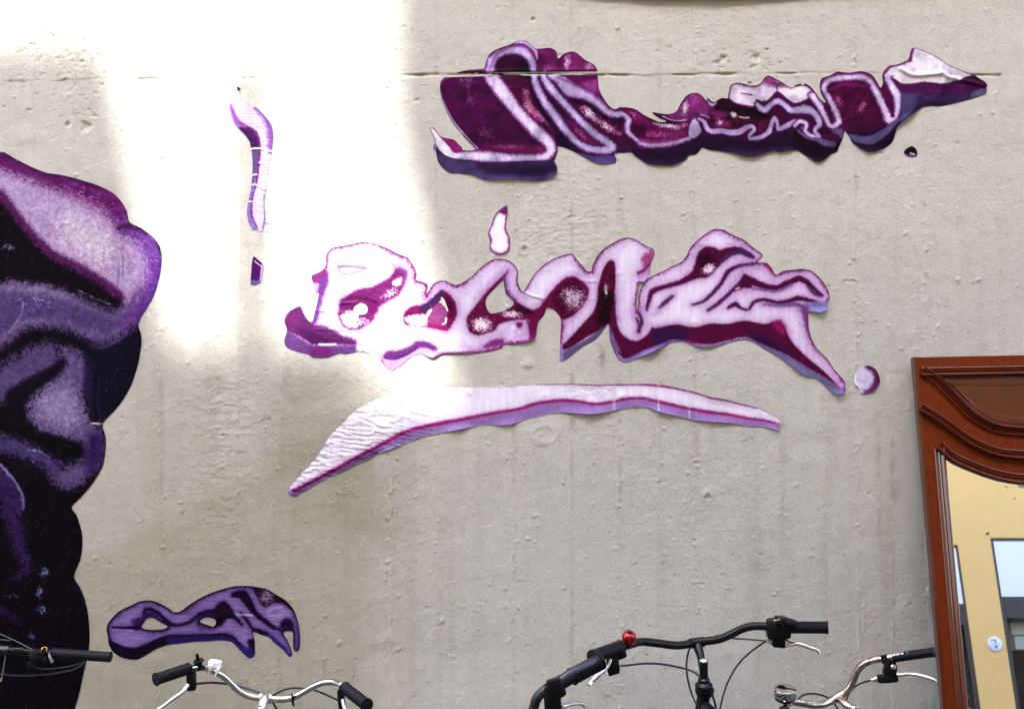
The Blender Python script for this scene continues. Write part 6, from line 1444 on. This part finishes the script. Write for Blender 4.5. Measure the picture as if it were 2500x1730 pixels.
# --- rusty chrome bar at the right
F = At('D', -0.62)
barc = F(1325, 850)
bk = empty('bicycle', (barc.x, barc.y - .3, 0)); tag(bk, 'bicycle with a rust-pitted chrome handlebar and round chrome bell, in front of the leaning door', 'bicycle', GROUP)
MB().tube(F.line(790, 1080, -.27, 815, 990, -.21, 850, 925, -.15, 900, 892, -.12, 1000, 905, -.08, 1110, 922, -.05, 1200, 912, -.025, 1290, 868, -.008, 1370, 822, 0, 1430, 768, 0, 1470, 700, -.004, 1505, 610, -.01, 1560, 545, -.02, 1630, 510, -.03, 1720, 488, -.045, 1860, 465, -.07, 2150, 435, -.12), F.m(34), 18, smooth=5).build('handlebar', m_rust, bk)
grip(F(1855, 478, -.068), F(2242, 424, -.135), F.m(44), bk, m_plastic, ribs=8, flare=1.04, groove=.95)
grip(F(826, 985, -.20), F(800, 1110, -.29), F.m(52), bk, ribs=16)
MB().tube(F.line(1765, 450, -.055, 1785, 530, -.06), [F.m(40), F.m(42)], 14).obox(F(1810, 570, -.06), (F.m(46), 0, -F.m(14)), (0, .010, 0), (F.m(16), 0, F.m(66)), .3).build('lever_clamp', m_plastic, bk)
MB().obox(F(1795, 672, -.055), (F.m(92), 0, F.m(6)), (0, .011, 0), (0, 0, F.m(36)), .35).obox(F(1850, 600, -.06), (F.m(30), 0, 0), (0, .009, 0), (0, 0, F.m(55)), .35).build('lever_bracket', m_plastic, bk)
MB().lathe(F(1850, 565, -.075), (0, -1, .2), [(F.m(22), 0), (F.m(24), .002), (F.m(18), .004), (0, .0045)], 14).build('pivot_bolt', m_chrome, bk)
lever(F.line(1880, 625, -.065, 1915, 640, -.07, 1985, 628, -.08, 2060, 635, -.095, 2150, 658, -.11, 2220, 682, -.12, 2252, 704, -.122), [F.m(30), F.m(42), F.m(38), F.m(40), F.m(38), F.m(32), F.m(26)], bk)
MB().tube(F.line(1645, 690, -.045, 1700, 672, -.05), [F.m(20), F.m(28)], 12).build('cable_adjuster', m_alloy, bk)
cable(F.line(1650, 688, -.045, 1580, 705, -.02, 1500, 742, .02, 1440, 800, .03, 1400, 900, .03), F.m(9), bk)
cable(F.line(950, 870, .0, 1000, 830, .02, 1080, 815, .03, 1170, 828, .03, 1260, 870, .03, 1330, 960, .03), F.m(10), bk)
bc = F(832, 860, -.16); bax = Vector((.0, -.22, 1.0)).normalized()
bell = MB().lathe(bc + bax * .006, bax, [(F.m(100), 0), (F.m(103), .003), (F.m(103), .018), (F.m(97), .023), (F.m(70), .0255), (0, .027)], 30).build('bell', m_chrome, bk)
MB().lathe(bc - bax * .008, bax, [(F.m(60), 0), (F.m(90), .006), (F.m(98), .0138)], 24).build('bell_base', m_plastic, bell)
q0, ax, ht0, h, side = body(bk, barc, 0.25, m_frame_blue, quill=.05)
qt = F(1470, 945, -.05)
sm_ = MB().tube(F.line(1290, 868, -.008, 1325, 850, -.003, 1365, 824, 0), F.m(42), 16).tube([F(1330, 856, -.003), F(1400, 915, -.035), qt + Vector((0, 0, -.006))], [F.m(36), F.m(34), F.m(36)], 14, smooth=4).tube([qt, qt + Vector((0, .02, -.12)), ht0 + ax * .05], [F.m(37), F.m(37), F.m(40)], 16)
st_ = sm_.build('stem', m_rust, bk)
MB().lathe(qt, (0, -.1, 1), [(F.m(38), 0), (F.m(39), .003), (F.m(28), .006), (F.m(15), .006), (F.m(12), .003), (0, .003)], 18).build('quill_bolt', m_chrome, st_)
